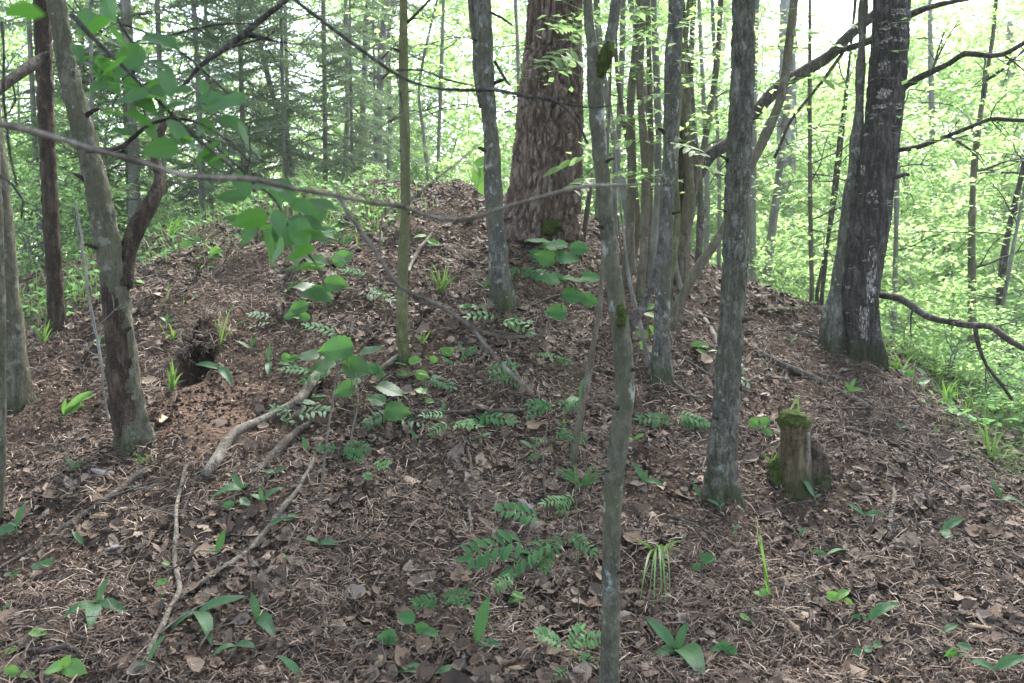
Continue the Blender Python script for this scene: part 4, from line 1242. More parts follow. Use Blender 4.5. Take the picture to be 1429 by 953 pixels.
Zn = np.cross(D, S)
scatter(mg, tv, np.array([(0, 2, 3, 1)]), pos, D, S, Zn, np.stack([ln, np.full(n, 0.0035), ln * 2], -1))
mg.f.append((np.array([(2, 4, 3)])[None] + (np.arange(n) * 5)[:, None, None]).reshape(-1, 3))
tag(mg.obj('woodland_grass', M['grass'], None, False), 'thin woodland grass around the mound', kind='stuff')

# ------------------------------------------------------------------ sticks, logs and dead wood on the mound
def lying(name, label, cat, pts, mat='stick', lift=0.0, kink=0.015, sides=10, seed=1, group='dead sticks lying on the mound', shoots=0, ends=None):
    P, W = [], []
    for i, (px, py, w_) in enumerate(pts):
        g = ground(px, py)
        k = pxm(px, py, g[1])
        rr = w_ * k * 0.5
        e = 0.0 if ends is None else ends[i]
        P.append(g + np.array([0, 0, rr * 0.55 + lift + e])); W.append(rr)
    P, W = wander(P, W, kink, 0.10, seed)
    b = P[0].copy()
    mb = Mesh()
    tube(mb, P - b, W, sides, 0.03, lump_disp(float(W.max()) * 0.30, seed))
    root = thing(name, label, cat, b, group)
    mb.obj('stem', M[mat], root)
    rng = np.random.default_rng(seed)
    for k in range(shoots):
        i = int(rng.integers(1, len(P) - 1))
        d = norm(P[i + 1] - P[i - 1])
        s_ = norm(np.cross(d, [0, 0, 1.0])) * (1 if rng.uniform() < .5 else -1)
        m2 = Mesh()
        twig(m2, P[i] - b, norm(d * 0.8 + s_ * 0.7 + np.array([0, 0, rng.uniform(-.05, .2)])), rng.uniform(0.12, 0.35), float(W[i]) * 0.45, 0, rng, 0.02)
        m2.obj('side_twig', M[mat], root)
    return root
ST = [
    ('fallen_log', 'thick pale curved log below the burrow soil, barkless at its lower end', 'log', [(286, 672, 13), (300, 655, 15), (318, 622, 15), (350, 601, 15), (381, 583, 14), (416, 566, 13), (440, 534, 12), (452, 508, 10)], 'stick', 0),
    ('fallen_log', 'shorter dark-ended log lying parallel just right of the pale curved log', 'log', [(350, 668, 9), (368, 655, 11), (384, 639, 12), (416, 610, 12), (432, 596, 10)], 'stickdark', 0),
    ('fallen_stick', 'pale grey crooked stick rising from the left lily clump in the lowest litter', 'stick', [(194, 946, 7), (214, 894, 8), (232, 858, 8), (246, 832, 8), (242, 779, 7), (246, 727, 6.5), (253, 690, 6), (259, 656, 6)], 'stick', 2),
    ('fallen_stick', 'long brown stick running from the left photo edge up to the leaning trunk', 'stick', [(-20, 806, 5), (30, 778, 6), (76, 748, 7), (110, 728, 8), (145, 706, 10), (180, 682, 12), (206, 664, 11)], 'stickdark', 2),
    ('fallen_stick', 'long forked branch running diagonally below both logs', 'stick', [(249, 842, 6), (275, 822, 6), (301, 803, 7), (346, 772, 8), (378, 738, 7), (402, 710, 7), (426, 670, 6), (450, 620, 5)], 'stick', 4),
    ('fallen_stick', 'slim twig leaving the forked diagonal branch towards the right', 'stick', [(402, 708, 4), (440, 702, 4), (480, 700, 4), (500, 694, 3)], 'stickdark', 1),
    ('fallen_stick', 'thin wavy stick lying straight down the slope above the rowan fronds', 'stick', [(649, 618, 4), (656, 645, 5), (657, 668, 5), (652, 710, 5), (658, 740, 4), (660, 770, 4)], 'stick', 1),
    ('fallen_stick', 'slim grey stick bent like an elbow right of the upright lily', 'stick', [(774, 810, 4), (762, 845, 4.5), (747, 884, 5), (756, 908, 6), (766, 930, 6)], 'stick', 1),
    ('fallen_stick', 'short pale twig under the tip of the dark rowan fronds', 'stick', [(684, 792, 4), (700, 815, 4), (720, 838, 3)], 'stick', 0),
    ('fallen_stick', 'broken pale stick beside the upright lily', 'stick', [(680, 884, 5), (705, 874, 6), (726, 861, 6)], 'stick', 0),
    ('fallen_stick', 'dark forked twig below the thin wavy stick', 'stick', [(606, 728, 4), (625, 706, 5), (652, 684, 4)], 'stickdark', 2),
    ('fallen_stick', 'dark twig with short fork at the bottom edge left of the three-leaved herb', 'stick', [(462, 928, 6), (490, 910, 6), (520, 902, 5), (556, 900, 4), (590, 912, 3), (612, 930, 3)], 'stickdark', 2),
    ('fallen_stick', 'long dark stick lying level across the middle of the mound', 'stick', [(488, 566, 5), (530, 573, 6), (595, 582, 7), (660, 578, 7), (730, 575, 6), (782, 567, 5), (830, 564, 4), (861, 562, 3)], 'stickdark', 3),
    ('fallen_stick', 'grey stick leaning from the slim sapling foot down to the left', 'stick', [(520, 530, 7), (538, 516, 7), (560, 497, 6), (572, 486, 5)], 'stick', 1),
    ('fallen_stick', 'pale forked stick high on the mound below the pine', 'stick', [(570, 384, 4), (578, 360, 5), (598, 331, 5), (618, 318, 4), (638, 309, 4)], 'stick', 2),
    ('fallen_stick', 'straight pale stick high on the left of the slim sapling', 'stick', [(474, 308, 4), (500, 322, 5), (530, 342, 4)], 'stick', 0),
    ('fallen_stick', 'thin pale stick pointing down slope at the centre of the mound', 'stick', [(706, 500, 4), (726, 530, 4), (745, 548, 4), (763, 560, 3)], 'stick', 0),
    ('fallen_stick', 'very long thin stick descending from the birch foot to the right', 'stick', [(1098, 458, 4), (1130, 474, 5), (1157, 487, 5), (1200, 512, 5), (1243, 536, 5), (1295, 566, 4), (1345, 584, 3)], 'stickdark', 4),
    ('fallen_stick', 'grey log-like stick sloping above the mossy stump', 'stick', [(1030, 470, 6), (1060, 494, 8), (1088, 511, 9), (1143, 536, 10), (1191, 563, 9), (1215, 574, 7)], 'stickdark', 1),
    ('fallen_stick', 'smooth brown stick wedged level between furrowed trunk and birch', 'stick', [(1030, 436, 6), (1060, 437, 7), (1090, 436, 7), (1114, 434, 7)], 'orange', 0),
    ('fallen_stick', 'pale bent stick behind the furrowed trunk at the clump foot', 'stick', [(975, 438, 5), (986, 452, 6), (998, 474, 5), (1003, 486, 4)], 'stick', 0),
    ('fallen_stick', 'bleached peg of wood standing in the litter right of the stump', 'stick', [(1240, 756, 7), (1242, 735, 7), (1243, 718, 7), (1248, 700, 6), (1249, 680, 5)], 'stick', 0),
    ('fallen_stick', 'dark rotten stick left of the furrowed trunk', 'stick', [(948, 438, 8), (970, 442, 9), (996, 450, 7)], 'stickdark', 0),
    ('fallen_stick', 'arching thin stick right of the moss stump reaching the slope edge', 'stick', [(1140, 592, 3), (1200, 594, 3.5), (1270, 604, 3.5), (1330, 628, 3)], 'stickdark', 3),
    ('fallen_stick', 'thin level twig in front of the stump top at the right', 'stick', [(1150, 572, 3), (1210, 573, 3), (1280, 572, 3)], 'stickdark', 1),
    ('fallen_stick', 'tangled dark twig in the lowest left litter', 'stick', [(30, 905, 6), (60, 915, 7), (95, 908, 6), (120, 918, 5), (150, 930, 4)], 'stickdark', 3),
    ('fallen_stick', 'straw-pale twig between left lily rosette and crooked stick', 'stick', [(150, 840, 3), (165, 815, 3), (185, 800, 4), (215, 798, 3)], 'stick', 1),
    ('fallen_stick', 'thin grey twig lying below the forked branch at lower centre left', 'stick', [(420, 790, 3), (440, 830, 4), (455, 875, 4), (448, 912, 3)], 'stick', 1),
    ('fallen_stick', 'slim pale stick slanting left beside the lowest single lily leaf', 'stick', [(470, 860, 3), (484, 838, 4), (490, 824, 3)], 'stick', 0),
    ('fallen_stick', 'grey stick below the pine running towards the two-stemmed trunk', 'stick', [(716, 446, 4), (745, 428, 4), (780, 414, 4), (815, 405, 3)], 'stickdark', 1),
    ('fallen_stick', 'brown stick leaning on the mound left of the grassy shoulder', 'stick', [(182, 390, 4), (200, 375, 4), (222, 362, 4)], 'stick', 0),
    ('fallen_stick', 'dark stick in the hollow just right of the great pine foot', 'stick', [(780, 328, 5), (800, 322, 6), (825, 326, 6), (842, 336, 4)], 'stickdark', 0),
    ('fallen_stick', 'pale stick beside the clump foot pointing at the furrowed trunk', 'stick', [(938, 535, 3), (960, 552, 4), (985, 560, 3)], 'stick', 1),
    ('fallen_stick', 'short dark stick in front of the furrowed trunk foot', 'stick', [(930, 722, 4), (965, 736, 4), (990, 748, 3)], 'stickdark', 1),
    ('fallen_stick', 'thin stick crossing the bottom right litter', 'stick', [(1340, 850, 3), (1380, 878, 4), (1425, 905, 3)], 'stickdark', 1),
    ('dead_branch', 'many-twigged dead branch strewn between furrowed trunk and birch', 'branch', [(1046, 470, 4), (1080, 462, 5), (1112, 466, 5), (1150, 480, 4)], 'stickdark', 8),
    ('dead_branch', 'dead branch with spread twigs below the birch foot', 'branch', [(1220, 530, 5), (1190, 535, 5), (1160, 530, 4), (1130, 520, 3)], 'stickdark', 8),
    ('dead_branch', 'twiggy dead branch across the slope right of the clump foot', 'branch', [(945, 500, 5), (970, 515, 5), (1000, 535, 4), (990, 560, 3)], 'stickdark', 7),
    ('dead_branch', 'brittle branch in many pieces on the right slope below the birch shadow', 'branch', [(1180, 600, 4), (1220, 612, 5), (1260, 632, 5), (1300, 660, 4)], 'stickdark', 8),
    ('dead_branch', 'dark brushy branch at the centre of the mound by the comb-like rowan', 'branch', [(640, 520, 4), (670, 530, 5), (705, 545, 5), (740, 556, 4)], 'stickdark', 8),
    ('dead_branch', 'brushy branch under the two-stemmed trunk', 'branch', [(640, 470, 4), (668, 462, 5), (700, 468, 5), (735, 476, 4)], 'stickdark', 7),
    ('dead_branch', 'fine dead branch left of the long sloping stick in the lowest litter', 'branch', [(300, 880, 4), (330, 862, 5), (365, 850, 4), (400, 842, 3)], 'stickdark', 7),
    ('dead_branch', 'rough dead branch behind the bottom lilies right of the crooked stick', 'branch', [(395, 925, 4), (430, 905, 5), (470, 890, 5), (505, 884, 4)], 'stickdark', 6),
    ('fallen_stick', 'slender pale stick by the two-leaf lily at the right edge', 'stick', [(1345, 670, 3), (1360, 655, 4), (1385, 650, 3)], 'stick', 0),
]
for i, (nm, lab, cat, pts, mt, sh) in enumerate(ST):
    lying(nm, lab, cat, pts, mt, seed=40 + i, shoots=sh, lift=0.008)

# pale flat chips: bark pieces and big dry leaves that stand out
def chip(name, label, cat, px, py, L, Wd, ang, mat, seed):
    g = ground(px, py)
    k = pxm(px, py, g[1])
    n_ = slope_n(np.array([g[0]]), np.array([g[1]]))[0]
    X = norm(np.array([math.cos(ang), math.sin(ang), 0]) - n_ * np.dot([math.cos(ang), math.sin(ang), 0], n_))
    Yv = np.cross(n_, X)
    r = np.random.default_rng(seed)
    mb = Mesh()
    L *= k; Wd *= k
    m = 12
    top = [np.zeros(3) + n_ * 0.03]
    for a in range(m):
        t = a / m * 6.283
        j = r.uniform(0.72, 1.2)
        top.append(X * math.cos(t) * L * .5 * j + Yv * math.sin(t) * Wd * .5 * j + n_ * (0.022 + r.uniform(-.008, .01)))
    top = np.array(top)
    bot = top - n_ * 0.004
    V_ = np.vstack([top, bot])
    F3 = [(0, 1 + a, 1 + (a + 1) % m) for a in range(m)] + [(m + 1, m + 2 + (a + 1) % m, m + 2 + a) for a in range(m)]
    mb.add(V_, np.array(F3))
    mb.f.append(np.array([(1 + a, m + 2 + a, m + 2 + (a + 1) % m, 1 + (a + 1) % m) for a in range(m)]))
    o = mb.obj(name, M[mat])
    o.location = g
    tag(o, label, cat, 'pale chips among the litter')
CH = [('bark_chip', 'long tan chip of bark beside the long brown stick at left', 135, 691, 30, 9, 0.7, 'wood'), ('bark_chip', 'broad pale bark flake just above the long tan chip', 141, 664, 30, 13, 0.1, 'pale'),
      ('dry_leaf', 'curled pale brown leaf below the long tan chip', 143, 725, 28, 14, 0.3, 'wood'), ('white_flake', 'white scrap of bark between single lily and crooked stick', 158, 771, 30, 8, 0.1, 'pale'),
      ('bark_chip', 'orange-brown chip left of the crooked trunk below the sedge tuft', 795, 721, 40, 10, 0.0, 'wood'), ('dry_leaf', 'pale dry leaf behind the upper dark rowan frond', 733, 709, 28, 14, -0.5, 'pale'),
      ('dry_leaf', 'large dry leaf standing on edge near the bottom left of centre', 532, 930, 24, 14, 1.1, 'wood'), ('dry_leaf', 'broad crumpled dry leaf at the bottom edge right of the upright lily', 722, 941, 30, 18, 0.2, 'wood'),
      ('bark_chip', 'tan splinter in front of the clover at lower right', 1105, 881, 14, 30, 0.2, 'wood'), ('bark_chip', 'pink-brown chip at the lower right by the single lily leaf', 1372, 884, 34, 12, -0.6, 'wood')]
for i, (nm, lab, px, py, L, Wd, a, mt) in enumerate(CH):
    chip(nm, lab, 'leaf' if nm == 'dry_leaf' else 'bark chip', px, py, L, Wd, a, mt, 700 + i)

# ------------------------------------------------------------------ the mossy stump
gs = ground(1108, 672)
ks = pxm(1108, 672, gs[1])
root = thing('mossy_stump', 'short post-like rotten stump with moss cap and dark hollow side', 'stump', gs)
mb = Mesh()
hh = 92 * ks
tube(mb, np.array([(0, 0, -0.08), (0.0, 0, 0.03), (0.004, 0, hh * .5), (0.0, 0, hh * .86), (-0.004, 0, hh * .93)]), np.array([27, 24, 20, 20, 17]) * ks, 44, 0.006, bark_disp(0.007, 42, 6, 3))
mb.obj('trunk', M['rot'], root)
mb = Mesh()
tube(mb, np.array([(-0.002, 0, hh * .86), (-0.006, -0.004, hh * .93), (0.0, 0, hh * 1.02), (0.004, 0, hh * 1.07)]), np.array([19, 22, 17, 7]) * ks, 40, 0.006, lambda V, a: 0.014 * fbm(V * 32, 3, 3) + 0.006 * fbm(V * 140, 2, 8))
mb.obj('moss_cap', M['moss'], root)
mb = Mesh()
tube(mb, np.array([(0.125, 0.10, -0.1), (0.12, 0.09, 0.02), (0.11, 0.08, 0.12), (0.09, 0.07, 0.21), (0.085, 0.06, 0.25)]), np.array([30, 29, 26, 18, 8]) * ks, 30, 0.008, bark_disp(0.016, 30, 8, 7))
mb.obj('rotten_shell', M['dead'], root)
mb = Mesh()
tube(mb, np.array([(-0.09, 0.03, -0.05), (-0.085, 0.02, 0.04), (-0.07, 0.02, 0.12), (-0.06, 0.02, 0.15)]), np.array([17, 16, 11, 4]) * ks, 24, 0.008, lambda V, a: 0.014 * fbm(V * 30, 3, 13) + 0.006 * fbm(V * 140, 2, 8))
mb.obj('moss_cushion', M['moss'], root)
mb = Mesh()
tube(mb, np.array([(0.045, -0.085, 0.05), (0.05, -0.075, 0.16), (0.052, -0.068, hh * .78)]), np.array([2, 4, 2.5]) * ks, 8, 0.02, lump_disp(0.006, 5))
mb.obj('bare_wood', M['stick'], root)

# ------------------------------------------------------------------ plants on the mound
def tip_point(px, py, B, lean=0.0):
    """world point for a blade tip: about as far off as the foot, but never inside the slope"""
    Yt = B[1] + lean
    g = ground(px, py)
    if Yt > g[1] - 0.02: Yt = g[1] - 0.02
    return at(px, py, Yt)
VIEWN = np.array([0, -0.55, 0.83])
def blade_part(root, b, B, T, width, prof, mat, up=0.25, seed=0, name='leaf', **k):
    L = np.linalg.norm(T - B)
    r = np.random.default_rng(seed)
    C = (B * 0.55 + T * 0.45) + np.array([0, 0, 1]) * L * up + r.normal(size=3) * L * 0.03
    n_ = norm(VIEWN + r.normal(size=3) * 0.25)
    mb = Mesh()
    blade(mb, B - b, C - b, T - b, width, prof, nrm=n_, seed=seed, **k)
    return mb.obj(name, M[mat], root)
def lily(label, base, tips, wf=0.27, mat='lily', group='lily of the valley plants on the mound', name='lily_plant', cat='plant', seed=0):
    g = ground(*base)
    root = thing(name, label, cat, g, group)
    k = pxm(base[0], base[1], g[1])
    m2 = Mesh()
    mean = np.mean([tip_point(*t, g) for t in tips], axis=0)
    dirm = norm(mean - g + np.array([0, 0, 0.05]))
    top = g + dirm * 0.03
    tube(m2, np.array([g - np.array([0, 0, .02]), top]) - g, [0.0035, 0.0028], 6, 0.02)
    m2.obj('stem', M['fresh'], root)
    for i, t in enumerate(tips):
        dyl = -0.05 if t[1] > base[1] - 4 else 0.02
        T = tip_point(t[0], t[1], g, dyl)
        L = np.linalg.norm(T - top)
        blade_part(root, g, top, T, L * wf + 0.008, 'lance', mat, 0.16 if t[1] < base[1] else 0.30, seed * 7 + i, segs=12, fold=0.28, wave=0.03)
    return root
LI = [
    ('four-leaved lily rosette in the lowest left litter', (135, 845), [(152, 805), (86, 865), (126, 884), (181, 860)]),
    ('lily with three long arching leaves right of the crooked grey stick', (270, 856), [(345, 832), (238, 882), (296, 903)]),
    ('two-leaved lily standing upright above the long arching lily', (302, 780), [(314, 738), (290, 765)]),
    ('single lily leaf bent left below the long brown stick', (120, 768), [(100, 741)]),
    ('upright lily of two leaves near the left photo edge', (23, 744), [(38, 700), (10, 730)]),
    ('lily with one upright and one drooping wide leaf by the arching lily', (358, 872), [(351, 826), (384, 892)]),
    ('spreading lily at the lower end of the pale curved log', (345, 690), [(293, 696), (352, 672), (320, 660), (312, 676)]),
    ('spiky lily shoot between both logs and the forked branch', (366, 708), [(397, 680), (348, 690), (362, 678)]),
    ('lily leaf cut by the bottom edge below the drooping lily', (426, 954), [(385, 914)]),
    ('dark lily clump at the foot of the crooked grey stick', (207, 938), [(233, 885), (180, 939), (215, 912), (180, 930)]),
    ('small flat lily leaf left of the bottom-edge lily leaf', (330, 908), [(359, 905), (295, 917)]),
    ('lily shoot standing between the two fallen logs', (384, 668), [(401, 652), (364, 658)]),
    ('single lily leaf behind the shorter log', (429, 636), [(422, 608)]),
    ('flat two-leaved lily right of the forked diagonal branch', (445, 764), [(420, 751), (477, 762)]),
    ('tall upright lily with one broad drooping leaf at bottom centre', (660, 907), [(684, 832), (706, 906)]),
    ('lily with three flat leaves at the bottom edge left of the tall one', (612, 948), [(556, 932), (531, 938), (650, 932)]),
    ('large lily with long pointed leaves right of the crooked trunk at the bottom', (944, 915), [(900, 861), (990, 925), (984, 952), (908, 925), (960, 868)]),
    ('broad-leaved lily beside the crooked trunk below the clump', (897, 680), [(880, 644), (929, 680), (903, 655)]),
    ('lily standing directly in front of the mossy stump', (1139, 702), [(1114, 662), (1146, 690)]),
    ('lily with two spread leaves right below the stump', (1205, 727), [(1182, 703), (1241, 719)]),
    ('single upright leaf lily below left of the stump lily', (1112, 757), [(1126, 736)]),
    ('small lily leaf near the yellowing grass blade', (1022, 750), [(1031, 731)]),
    ('two-leaved grey lily right of the bleached peg', (1308, 744), [(1346, 724), (1324, 761)]),
    ('three-leaved lily near the right photo edge on the slope', (1397, 705), [(1380, 667), (1430, 706), (1400, 668), (1388, 690)]),
    ('flat lily leaning right below the spread-leaf lily', (1150, 782), [(1190, 769), (1132, 769)]),
    ('lily with one large leaf pointing up right in the lower right litter', (1208, 875), [(1256, 842), (1186, 861)]),
    ('single arching lily leaf right of the large-leaf lily', (1308, 891), [(1338, 872)]),
    ('broad lily in the bottom right corner', (1388, 948), [(1434, 918), (1352, 922), (1376, 930)]),
    ('bent lily leaf at the foot of the furrowed trunk', (1007, 715), [(985, 697), (1012, 703)]),
    ('thin lily leaf left of the furrowed trunk foot', (979, 704), [(965, 672)]),
    ('two-leaved lily left of the hanging grass by the burrow, higher on the slope', (351, 494), [(327, 475), (359, 468)]),
    ('lily with one drooping leaf right of the burrow lily pair', (375, 510), [(377, 480), (374, 526)]),
    ('lily spreading over the right rim of the burrow', (307, 520), [(272, 509), (324, 540), (313, 508)]),
    ('small lily below the dark rowan frond left of the slim sapling', (400, 596), [(390, 584), (415, 590)]),
    ('lily with two leaves at the foot of the two-stemmed trunk', (676, 408), [(688, 385), (664, 394)]),
    ('single lily leaf in front of the two-stemmed trunk', (725, 462), [(717, 437)]),
    ('curved lily leaf bowing left from the two-stemmed trunk foot', (706, 426), [(687, 408)]),
    ('upright lily pair above the long level stick', (619, 584), [(619, 558), (612, 570)]),
    ('narrow lily below the long level stick', (581, 619), [(571, 600), (588, 610)]),
    ('flat lily under the long level stick right of the wavy stick', (668, 618), [(652, 613), (688, 604), (674, 605)]),
    ('tall lily between thin leaning sapling and crooked trunk', (808, 562), [(828, 517), (786, 582), (820, 545)]),
    ('two-leaved lily left of the thin leaning sapling foot', (745, 634), [(724, 614), (756, 616)]),
    ('small bright lily right of the crooked trunk at mid height', (884, 620), [(900, 605), (872, 610)]),
    ('bright yellow-green lily on the slope below the birch', (1185, 553), [(1178, 531), (1205, 543), (1194, 528), (1172, 546)]),
    ('broad herb leaf pair against the mossy birch foot', (1168, 466), [(1164, 448), (1180, 452)]),
    ('small herb left of the birch foot on the slope', (1105, 481), [(1095, 472), (1114, 471)]),
    ('small lily right of the stump high on the slope', (1256, 604), [(1250, 590), (1268, 596)]),
    ('upright lily leaf right of the small slope lily', (1306, 612), [(1304, 592)]),
    ('flat lily leaf near the grass tuft at the right edge', (1346, 642), [(1333, 628), (1358, 636)]),
    ('bright fern-like herb pair left of the leaning trunk foot', (85, 585), [(133, 552), (132, 545), (92, 556), (120, 566)]),
    ('dark herb behind the leaning trunk at the left', (138, 492), [(127, 478), (150, 480), (140, 466)]),
    ('little herb above the burrow', (232, 456), [(222, 442), (246, 446), (234, 436)]),
    ('small herb behind the forked diagonal branch', (398, 788), [(393, 772), (408, 776)]),
    ('lily leaf at the left photo edge near the bottom', (4, 862), [(18, 840), (-14, 866)]),
    ('single lily leaf low between crooked stick and left rosette', (18, 815), [(30, 796), (6, 800)]),
]
for i, (lab, b_, tp) in enumerate(LI):
    lily(lab, b_, tp, seed=i + 1, mat='fresh' if 'bright' in lab else 'lily')

def herb(label, base, leaves, mat='fresh', name='seedling', cat='plant', prof='ovate', wf=0.72, tooth=0.06, group='broad-leaved seedlings', stem=True, seed=0, stem_r=0.0022, segs=14, topo=None):
    """a stem and stalked broad leaves; leaves are (px, py centre, length px, heading in degrees, 0 right, 90 down, dY)"""
    g = ground(*base)
    root = thing(name, label, cat, g, group)
    r = np.random.default_rng(seed)
    cs = [at(l[0], l[1], min(g[1] + (l[4] if len(l) > 4 else 0), ground(l[0], l[1])[1] - 0.03)) for l in leaves]
    topc = np.mean(cs, axis=0) if topo is None else at(topo[0], topo[1], g[1])
    sm = Mesh()
    midp = (g + topc) / 2 + r.normal(size=3) * 0.012
    P, W = resample([g - np.array([0, 0, .02]), midp, topc], [stem_r * 1.2, stem_r, stem_r * 0.6], 0.03)
    tube(sm, P - g, W, 6, 0.03)
    for c, l in zip(cs, leaves):
        k = pxm(l[0], l[1], g[1]); L = l[2] * k; a = R(l[3])
        d = norm(np.array([math.cos(a), -0.25 * abs(math.sin(a)) if math.sin(a) > 0 else 0.35 * abs(math.sin(a)), -math.sin(a) * 0.8]))
        B = c - d * L * 0.5; T = c + d * L * 0.5
        j = P[int(np.argmin(np.linalg.norm(P - B, axis=1) + (P[:, 2] > B[2] + 0.01) * 0.2))]
        tube(sm, np.array([j, (j + B) / 2 + np.array([0, 0, .01]), B]) - g, [stem_r * .6, stem_r * .5, stem_r * .4], 5, 0.03)
        mb = Mesh()
        n_ = norm(np.array([0, -0.65, 0.76]) + r.normal(size=3) * 0.35)
        blade(mb, B - g, (B + T) / 2 + n_ * L * 0.07 - g, T - g, L * wf, prof, segs=segs, across=6, fold=0.16, nrm=n_, tooth=tooth, wave=0.035, seed=seed)
        mb.obj('leaf', M[mat], root)
    sm.obj('stem', M['green' if mat != 'fresh' else 'grass'], root)
    return root
herb('hazel seedling with big round leaves left of the slim sapling', (496, 608), [(500, 515, 48, 20), (556, 575, 40, 10), (545, 546, 44, 25, .06), (468, 488, 52, 170, -.05), (450, 512, 40, 160, .05), (524, 558, 30, 200, -.06), (480, 545, 36, 150, .08), (520, 490, 38, -20, .12), (430, 498, 34, 175, .1)], 'hazel', 'hazel_seedling', 'shrub', seed=3, stem_r=0.0035, topo=(478, 470))
herb('second hazel shoot with lighter leaves above the hazel seedling', (458, 455), [(448, 412, 40, 20), (480, 360, 34, -30), (425, 403, 40, 190), (470, 397, 38, 10, .05), (440, 365, 34, 200), (416, 430, 30, 160)], 'hazel', 'hazel_seedling', 'shrub', seed=4, stem_r=0.003, topo=(450, 365))
herb('bright round-leaved seedling in the bottom left corner', (88, 958), [(75, 934, 34, 160), (106, 934, 36, 20), (92, 922, 20, -60)], 'fresh', seed=5)
herb('single round bright leaf left of the rosette lily', (28, 905), [(55, 884, 28, 10), (10, 910, 26, 170)], 'fresh', seed=6)
herb('yellow-green weed in the extreme bottom left corner', (20, 952), [(15, 936, 24, 190), (40, 942, 22, 10)], 'fresh', seed=8)
herb('slender pale-green seedling leaning on the crooked grey stick', (226, 850), [(231, 786, 12, 200), (226, 811, 14, 190), (221, 814, 10, 170), (228, 836, 8, 10)], 'fresh', seed=9, stem_r=0.0014)
herb('three-leaved dark seedling by the bottom edge twig', (560, 902), [(566, 862, 28, 190), (602, 884, 26, 20), (590, 876, 22, -10), (539, 890, 30, 175), (548, 896, 16, 60)], 'rowan', seed=10, stem_r=0.0016)
herb('small clover-like herb at the lower right', (1205, 920), [(1196, 910, 14, 180), (1212, 906, 14, 0), (1226, 902, 14, -10), (1222, 897, 10, 200)], 'lily', seed=11, stem_r=0.0012, wf=0.85, tooth=0)
herb('bright round clover by the end of the yellowing blade', (1060, 838), [(1058, 829, 18, 200), (1066, 827, 14, 20)], 'fresh', seed=12, wf=0.85, tooth=0)
herb('yellow-green fallen-looking leaf herb lower right of the crooked trunk', (1041, 872), [(1041, 863, 20, 30)], 'fresh', seed=13, tooth=0)
herb('pale fresh seedling against the spotted clump stem', (904, 500), [(896, 466, 20, 210), (906, 440, 20, 200), (898, 482, 16, 60), (910, 462, 18, 70), (908, 428, 16, -20)], 'fresh', seed=14, stem_r=0.002)
herb('lime-green sapling leaves left of the two-stemmed trunk near the crest', (668, 300), [(668, 248, 32, 100), (674, 262, 28, 80), (664, 236, 26, 250), (672, 225, 22, -60)], 'fresh', seed=15, stem_r=0.003, tooth=0.02)
herb('bright herb at the foot of the slim sapling', (570, 535), [(556, 508, 20, 190), (590, 524, 22, 20), (580, 503, 20, -10), (592, 545, 18, 30), (560, 522, 16, 170)], 'fresh', seed=16)
herb('soft green weed behind the single lily of the left', (6, 755), [(2, 742, 20, 150), (14, 738, 18, 10)], 'lily', seed=17)
herb('small bright seedling below the slim sapling', (582, 562), [(590, 523, 14, 10), (586, 546, 20, 200), (600, 560, 16, 10)], 'fresh', seed=18)

SD = [('tiny two-leaved seedling on the slope above the shorter log', 432, 575, 2), ('tiny seedling between slim sapling foot and hazel seedling', 530, 535, 3), ('small seedling close under the slim sapling foot on the right', 612, 512, 3),
      ('small leafy seedling at the left end of the long dark level stick', 492, 556, 2), ('seedling by the upper end of the pale curved log', 470, 505, 3), ('seedling between burrow lilies and pale curved log', 398, 520, 2),
      ('bright seedling above the burrow near the crest grass', 290, 372, 3), ('seedling in the litter midway from burrow to slim sapling', 420, 455, 3), ('low seedling on the shoulder right of the dead limb', 262, 350, 3),
      ('seedling below the spruce pole on the upper slope', 470, 345, 3), ('seedling on the upper slope right of the slim sapling', 600, 352, 2), ('small seedling below the two-stemmed trunk at its left', 660, 445, 3),
      ('seedling in the litter under the great pine', 745, 372, 3), ('lone small seedling between stump and furrowed trunk', 1062, 610, 2), ('small seedling right of the clump foot', 985, 500, 3),
      ('seedling at the birch side of the slope edge', 1275, 540, 3), ('seedling just left of the four-leaved rosette', 70, 800, 2), ('seedling right of the drooping grass tuft', 985, 800, 2),
      ('seedling between upright lily and dark rowan', 730, 850, 3), ('seedling left of the flat two-leaved lily', 400, 742, 3), ('pale seedling under the lily spread at the pale log', 330, 720, 2),
      ('seedling low between the large crooked-trunk lily and bottom edge', 1010, 925, 3), ('small seedling above the small clover-like herb', 1170, 850, 2), ('seedling near the bottom right corner lily', 1330, 925, 2)]
for i, (lab, px, py, n) in enumerate(SD):
    r_ = random.Random(i)
    herb(lab, (px, py), [(px + r_.uniform(-16, 16), py - r_.uniform(8, 24), r_.uniform(14, 24), r_.choice((r_.uniform(-30, 40), r_.uniform(150, 220)))) for _ in range(n + 1)], ('lily', 'rowan', 'fresh', 'hazel')[i % 4], seed=60 + i, stem_r=0.0013, wf=r_.uniform(.4, .75), topo=(px + r_.uniform(-4, 4), py - 16), segs=10)
